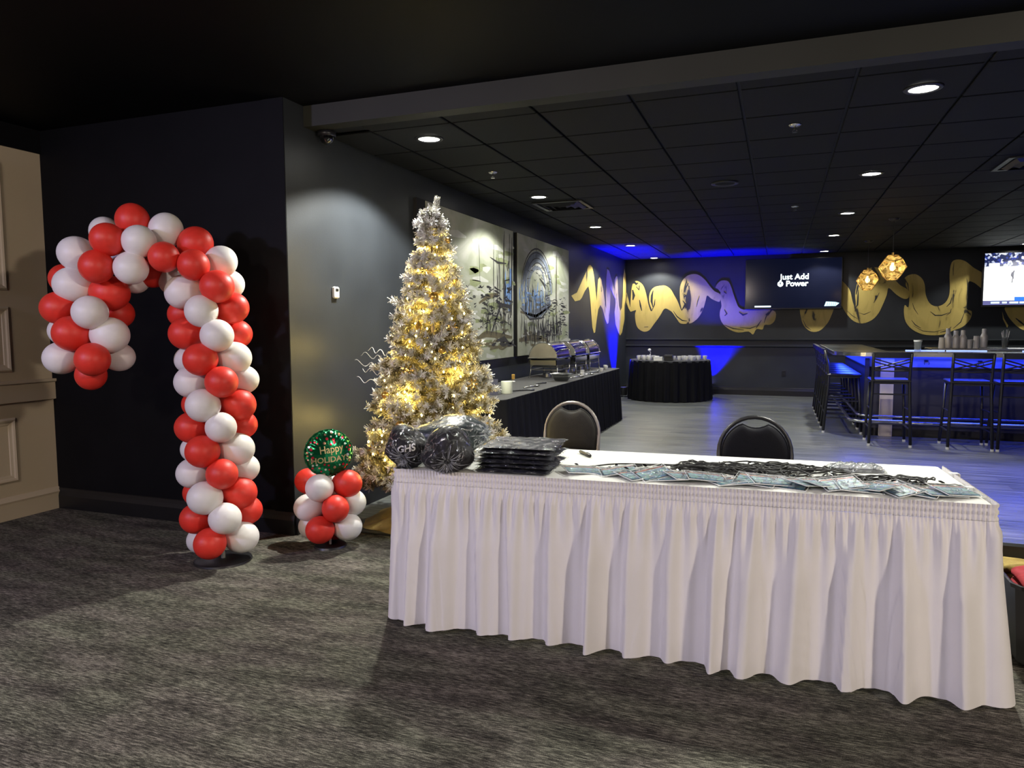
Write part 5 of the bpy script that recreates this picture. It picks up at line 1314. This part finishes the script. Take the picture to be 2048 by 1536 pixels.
# foil balloon, held on the stick
green_foil = mat('green_foil', (.012, .20, .075), rough=.18, metal=.85, var=.35, vscale=5, bump=.25, bscale=9)
red_foil = mat('red_foil', (.55, .02, .05), rough=.25, metal=.6, var=.1)
rose_foil = mat('rose_gold_foil', (.80, .45, .30), rough=.25, metal=.9, var=.1)
silver_foil = mat('silver_foil', (.80, .80, .70), rough=.3, metal=.7, var=.1)
fc = at_depth(657, 906, 4.56); FR, FT = .150, .062
foil = link('foil_balloon', None) if False else bpy.data.objects.new('foil_balloon', None)
def foil_y(x, z):
    r = math.hypot(x, z)/FR
    return -FT*math.sqrt(max(0, 1-min(1, r)**2.2))
def build_foil():
    B = MB(); n = 96; front = []; back = []
    for j in range(17):
        rr = j/16; rowf = []; rowb = []
        for i in range(n):
            a = 2*PI*i/n; k = 1-.012*rr**4*(1+math.sin(a*24)); x, z = FR*rr*k*math.cos(a), FR*rr*k*math.sin(a)
            puck = .0045*rr**5*math.sin(a*24)*(1 if j < 16 else .3)
            y = foil_y(x/k if k else x, z/k if k else z)+puck; rowf.append((x, y, z)); rowb.append((x, -y, z))
        front.append(rowf); back.append(rowb)
    B.quadgrid(front, closed_u=True); B.quadgrid(back, closed_u=True); return B
foil_me = build_foil().mesh('foil_body', green_foil, True)
fr = to_cam(fc)+math.radians(10)
fb = link('foil_balloon', foil_me, sm, fc-sm.location, (0, 0, fr))
tag(fb, 'round green foil balloon with gold Happy Holidays lettering')
rim = MB(); rim.tube([(FR*1.0*math.cos(a)*(1+.008*math.sin(24*a)), 0, FR*math.sin(a)*(1+.008*math.sin(24*a))) for a in [2*PI*i/96 for i in range(96)]], .004, 5, closed=True)
rim.build('foil_seam', green_foil, fb, True)
MB().box((0, 0, -FR-.02), (.03, .004, .05)).build('foil_tail', silver_foil, fb)
def on_foil(me, lx, lz, off=.0022, rot=0.0, sx=1.0, arch=0.0):
    for v in me.vertices:
        x0, z0 = v.co.x*sx, v.co.y; x = lx+x0*math.cos(rot)-z0*math.sin(rot); z = lz+x0*math.sin(rot)+z0*math.cos(rot)-arch*x0*x0
        v.co = Vector((x, foil_y(x, z)-off, z))
goldtxt = mat('gold_lettering', (.85, .66, .34), rough=.3, metal=.8, var=.1)
me = text_mesh('Happy', .068, 0, .0008); on_foil(me, .010, .012, rot=.10, sx=.85); me.materials.clear(); me.materials.append(goldtxt); link('lettering', me, fb)
me = text_mesh('HOLIDAYS', .050, 0, .0012); on_foil(me, .004, -.048, rot=.06, sx=1.02); me.materials.clear(); me.materials.append(goldtxt); link('lettering', me, fb)
R_ = random.Random(9); dots = []
for k in range(44):
    for _ in range(40):
        a = R_.uniform(0, 2*PI); rr = FR*math.sqrt(R_.uniform(.1, .86)); x, z = rr*math.cos(a), rr*math.sin(a)
        if -.062 < z < .06 and abs(x) < .105: continue
        if all((x-d[0])**2+(z-d[1])**2 > .00035 for d in dots): dots.append((x, z)); break
for k, (x, z) in enumerate(dots):
    r = R_.choice((.0055, .007, .009)); B = MB(); B.v = [(x, foil_y(x, z)-.0028, z)]+[(x+r*math.cos(a), foil_y(x+r*math.cos(a), z+r*math.sin(a))-.0024, z+r*math.sin(a)) for a in [2*PI*i/12 for i in range(12)]]
    B.f = [(0, 1+i, 1+(i+1) % 12) for i in range(12)]; B.build('printed_dot', (red_foil, rose_foil, silver_foil, red_foil)[k % 4], fb)

# ================================================================== flocked Christmas tree
def flock_mat():
    m = bpy.data.materials.new('flocked_needles'); m.use_nodes = True; nt = m.node_tree; N = nt.nodes; L = nt.links; b = N['Principled BSDF']
    at = N.new('ShaderNodeAttribute'); at.attribute_name = 'flock'
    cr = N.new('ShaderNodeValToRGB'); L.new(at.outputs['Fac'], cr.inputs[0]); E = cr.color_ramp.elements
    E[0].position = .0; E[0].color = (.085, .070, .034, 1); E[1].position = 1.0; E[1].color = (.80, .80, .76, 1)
    x = E.new(.38); x.color = (.30, .26, .14, 1); x = E.new(.66); x.color = (.55, .54, .47, 1)  # tan step yellowed to carry some of the bulbs' glow
    L.new(cr.outputs[0], b.inputs['Base Color']); b.inputs['Roughness'].default_value = .7; b.inputs['Specular IOR Level'].default_value = .2
    return m
M['flock'] = flock_mat()
TX, TY = -2.335, 4.63
tree = thing('christmas_tree', 'white-flocked Christmas tree glowing with warm lights left of the table', 'tree', (TX, TY, 0))
bark = mat('brown_trunk', (.06, .04, .025), rough=.8, var=.3, vscale=20)
MB().tube([(0, 0, .03), (0, 0, 2.15)], [.022, .008], 10).build('trunk', bark, tree, True)
def tree_r(z): return .02+.565*max(0, 1-(z-.22)/2.02)**.95
g = np.random.default_rng(5)
def branch_mesh(z, phi, L_, up, nseed, white):
    """one branch with its twigs and needles; numpy for speed"""
    r = np.random.default_rng(nseed); V = []; Fk = []; Fc = []
    d0 = np.array([math.cos(phi), math.sin(phi), 0.]); side = np.array([-math.sin(phi), math.cos(phi), 0.]); upv = np.array([0, 0, 1.])
    def P_(s, o=0., u=0.): return d0*s+side*o+upv*(z+s*up-.10*s*s/ max(L_, .2)+u)
    twigs = [(P_(.25*L_), P_(L_), 1.0)]
    nt_ = max(3, int(L_/.048))
    for k in range(nt_):
        s = L_*(.30+.70*(k+.5)/nt_); sg = 1 if k % 2 else -1
        l = (.075+.11*(1-s/L_))*r.uniform(.8, 1.2)*min(1, .28+L_/.33); a = r.uniform(.5, 1.0)
        b0 = P_(s); dv = d0*math.cos(a)+side*sg*math.sin(a)+upv*r.uniform(-.25, .55); dv /= np.linalg.norm(dv); twigs.append((b0, b0+dv*l, .6+.4*s/L_))
    for (a, b, wt) in twigs:
        l = np.linalg.norm(b-a); n = int(34+l*520); t = r.uniform(.06, 1.02, n); ax = (b-a)/max(l, 1e-6)
        p0 = a+(b-a)*t[:, None]
        rd = r.normal(size=(n, 3)); rd -= (rd@ax)[:, None]*ax; rd /= np.linalg.norm(rd, axis=1)[:, None]+1e-9
        dirn = rd*.8+ax*r.uniform(.35, .8, n)[:, None]; dirn /= np.linalg.norm(dirn, axis=1)[:, None]
        ln = r.uniform(.022, .040, n); p1 = p0+dirn*ln[:, None]
        wv = np.cross(dirn, r.normal(size=(n, 3))); wv /= np.linalg.norm(wv, axis=1)[:, None]+1e-9
        w = r.uniform(.0018, .0036, n)[:, None]*wv
        o = len(V)
        tri = np.stack([p0-w*.7, p0+w*.7, p1+w, p1-w], 1).reshape(-1, 3); V.extend(tri.tolist())
        base = np.arange(n)*4+o; Fk.extend(np.stack([base, base+1, base+2, base+3], 1).tolist())
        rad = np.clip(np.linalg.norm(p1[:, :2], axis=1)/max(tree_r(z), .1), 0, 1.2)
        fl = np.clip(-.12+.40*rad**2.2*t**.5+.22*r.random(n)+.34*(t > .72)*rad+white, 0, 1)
        Fc.extend(np.repeat(fl, 4).tolist())
    # stem
    me = bpy.data.meshes.new('branch'); st = MB().tube([P_(0), P_(.5*L_), P_(L_)], [.006, .004, .002], 5)
    o = len(V); V.extend(st.v); Fk.extend([[i+o for i in f] for f in st.f]); Fc.extend([.08]*len(st.v))
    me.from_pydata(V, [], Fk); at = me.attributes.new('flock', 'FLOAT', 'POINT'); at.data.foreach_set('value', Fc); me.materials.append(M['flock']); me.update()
    return me
nb = 0
z = .26
tips = []
while z < 2.19:
    R0 = tree_r(z); n = max(5, int(7+R0*17)); off = g.uniform(0, 6.28)
    for k in range(n):
        phi = off+2*PI*k/n+g.uniform(-.15, .15); zz = z+g.uniform(-.03, .03); L_ = max(.045, R0*g.uniform(.82, 1.06))
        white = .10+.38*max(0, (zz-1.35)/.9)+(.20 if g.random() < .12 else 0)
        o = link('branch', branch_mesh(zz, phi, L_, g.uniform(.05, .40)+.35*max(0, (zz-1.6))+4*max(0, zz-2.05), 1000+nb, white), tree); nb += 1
        tips.append((zz, phi, L_))
    z += .085+.030*R0
# leader at the top
for k in range(5):
    link('branch', branch_mesh(2.03+.012*k, k*2.4, .085, 1.0, 3000+k, .55), tree)
def leader():
    r = np.random.default_rng(9); n = 700; t = r.uniform(0, 1, n)**.9; a = np.array([0, 0, 2.06]); b = np.array([.045*CR.x, .045*CR.y, 2.315]); ax = (b-a)/np.linalg.norm(b-a)
    p0 = a+(b-a)*t[:, None]; rd = r.normal(size=(n, 3)); rd -= (rd@ax)[:, None]*ax; rd /= np.linalg.norm(rd, axis=1)[:, None]
    dr = rd*.9+ax*.6; dr /= np.linalg.norm(dr, axis=1)[:, None]; p1 = p0+dr*(.024+.022*(1-t))[:, None]
    w = np.cross(dr, r.normal(size=(n, 3))); w *= .0022/np.linalg.norm(w, axis=1)[:, None]
    V = np.stack([p0-w*.7, p0+w*.7, p1+w, p1-w], 1).reshape(-1, 3).tolist(); F = (np.arange(n)[:, None]*4+np.arange(4)).tolist()
    me = bpy.data.meshes.new('branch'); me.from_pydata(V, [], F); at = me.attributes.new('flock', 'FLOAT', 'POINT'); at.data.foreach_set('value', (.6+.4*r.random(n*4)).tolist()); me.materials.append(M['flock']); return me
link('branch', leader(), tree)
# curly white twigs sticking out on the left
curl = MB()
cr_ = CR; lft = -CR
for k, (zz, l) in enumerate(((1.10, .50), (1.16, .47), (1.05, .47), (.98, .52), (1.20, .44))):
    pts = []
    for i in range(22):
        u = i/21; p = Vector((0, 0, zz))+lft*(.30+(l-.26)*u*1.0)+Vector((0, 0, .05*u+.018*math.sin(u*15+k*2)))+CF*(-.10+.02*math.sin(u*12+k)+.04*k*u); pts.append(tuple(p))
    curl.tube(pts, [.0035*(1-.6*i/21) for i in range(22)], 5)
    curl.build('curly_twig', china, tree, True); curl = MB()
# metal stand
stand = M['black_metal']
for k in range(4):
    a = k*PI/2+.4; MB().tube([(.02*math.cos(a), .02*math.sin(a), .16), (.18*math.cos(a), .18*math.sin(a), .03), (.22*math.cos(a), .22*math.sin(a), .010)], .009, 6).build('stand_leg', stand, tree)
MB().cyl((0, 0, .05), (0, 0, .20), .03, n=14).build('stand_socket', stand, tree)
# gold skirt cloth round the base
gs = thing('tree_skirt', 'crumpled gold cloth wrapped round the foot of the tree', 'tree skirt', (TX, TY, 0))
rows = []; R_ = random.Random(2)
gold_cloth = mat('gold_satin', (.62, .47, .17), rough=.32, metal=.55, var=.25, vscale=8, bump=.5, bscale=9)
for j in range(15):
    u = j/14; row = []
    for i in range(120):
        a = 2*PI*i/120; rr = .06+.44*u+.03*u*math.sin(5*a+1)+.012*math.sin(13*a)*u
        h = .16*(1-u)**1.4+.05*(1-u**6)*abs(math.sin(a*4.5+2.2*u+.6*math.sin(3*a)))*(.4+.6*math.sin(PI*u))+.004
        row.append((rr*math.cos(a), rr*math.sin(a), h))
    rows.append(row)
MB().quadgrid(rows, closed_u=True).build('skirt_cloth', gold_cloth, gs, True)

# string lights
sl_ = thing('string_lights', 'warm white string lights wound through the flocked tree', 'lights', (TX, TY, 0))
bulb_m = mat('warm_bulb', (1, .85, .5), emit=(1.0, .80, .30), estr=6, var=.02)
bulb_me = MB().lathe([(.0005, -.009), (.0055, -.004), (.0065, .002), (.0045, .008), (.0005, .010)], n=8).mesh('bulb', bulb_m, True)
pts = []
nB = 230
for k in range(nB):
    u = (k+.5)/nB; zz = .28+1.80*(1-math.sqrt(1-u*.985)) if False else .28+1.82*(1-(1-u)**.62)
    phi = k*2.399963+.4*math.sin(k); rr = tree_r(zz)*g.uniform(.60, .97)
    p = (rr*math.cos(phi), rr*math.sin(phi), zz+rr*.18); link('bulb', bulb_me, sl_, p)
    if k % 4 == 0: pts.append(p)
wire = []
for k in range(700):
    u = k/699; zz = .28+1.82*(1-(1-u)**.62); phi = u*60; rr = tree_r(zz)*.74; wire.append((rr*math.cos(phi), rr*math.sin(phi), zz+rr*.16+.012*math.sin(k*.9)))
MB().tube(wire, .0016, 4).build('wire', mat('light_wire', (.12, .11, .07), rough=.6, var=.1), sl_)
for p in pts: add_light('lamp', 'POINT', sl_, (p[0]*.80, p[1]*.80, p[2]+.02), P_TREE, (1.0, .74, .22), shadow_soft_size=.05)

# ornaments hung on the tree
def orn(px, py, r, kind, label, dep=None):
    # distance where the line of sight meets the tree's surface
    z0 = at_depth(px, py, 5.1).z; rr = tree_r(z0)*.96; d = ray(px, py); t0 = 4.2
    best = None
    for i in range(200):
        c = 4.2+i*.008; p = CP+d*c
        if math.hypot(p.x-TX, p.y-TY) <= rr: best = p; break
    if best is None: best = CP+d*5.05
    t = thing(kind, label, 'ornament', best)
    if kind == 'gold_bauble':
        MB().lathe([(.0005, -r), (r*.38, -r*.92), (r*.71, -r*.71), (r*.92, -r*.38), (r, 0), (r*.92, r*.38), (r*.71, r*.71), (r*.38, r*.92), (.0005, r)], n=24).build('ball', M['gold'], t, True)
        MB().lathe([(.0005, r*1.18), (r*.18, r*1.15), (r*.2, r*.93), (.0005, r*.92)], n=10).build('cap', M['chrome'], t)
    elif kind == 'gold_drop':
        MB().lathe([(.0005, -r*2.1), (r*.15, -r*1.7), (r*.55, -r*.7), (r*.8, 0), (r*.6, r*.6), (r*.2, r*1.1), (.0005, r*1.5)], n=12).build('drop', M['gold'], t)
        MB().lathe([(.0005, r*1.75), (r*.12, r*1.7), (r*.14, r*1.35), (.0005, r*1.3)], n=8).build('cap', M['chrome'], t)
    else:
        q = (CP-best).to_track_quat('-Y', 'Z').to_euler(); t.rotation_euler = q
        for k in range(7):
            a = 2*PI*k/7; B = MB(); B.quadgrid([[(math.cos(a+s_*.30*(1-abs(2*u-1)))*u*r, -.012*math.sin(PI*u), math.sin(a+s_*.30*(1-abs(2*u-1)))*u*r) for u in (0.05, .3, .6, .85, 1)] for s_ in (-1, 0, 1)]); B.build('petal', M['gold'], t, True)
        MB().lathe([(.0005, -.012), (.008, -.010), (.010, 0), (.0005, .004)], n=10, axis='Y').build('flower_heart', M['gold'], t)
for px, py, r, kd, lab in ((896, 481, .022, 'gold_bauble', 'small gold bauble near the tree top'), (868, 594, .036, 'gold_bauble', 'large gold bauble at mid height of the tree'), (910, 560, .030, 'gold_drop', 'pointed gold drop ornament at the upper right of the tree'),
    (838, 652, .030, 'gold_drop', 'gold drop ornament at mid height left of the tree centre'), (815, 741, .052, 'gold_flower', 'gold flower ornament on the left half of the tree'), (748, 896, .055, 'gold_flower', 'gold flower ornament low on the left side of the tree'),
    (964, 846, .050, 'gold_flower', 'gold flower ornament low on the right side of the tree'), (945, 768, .045, 'gold_flower', 'gold flower ornament on the right side below the canvases'), (852, 540, .045, 'gold_flower', 'gold flower ornament on the upper tree above the large bauble'),
    (800, 850, .030, 'gold_bauble', 'gold bauble low on the tree just above the bags'), (885, 700, .028, 'gold_bauble', 'gold bauble at the centre of the tree'), (925, 905, .030, 'gold_bauble', 'gold bauble low on the tree behind the bags'), (905, 655, .045, 'gold_flower', 'gold flower ornament right of the tree centre'), (770, 790, .026, 'gold_bauble', 'gold bauble at the left edge of the tree')):
    orn(px, py, r, kd, lab)
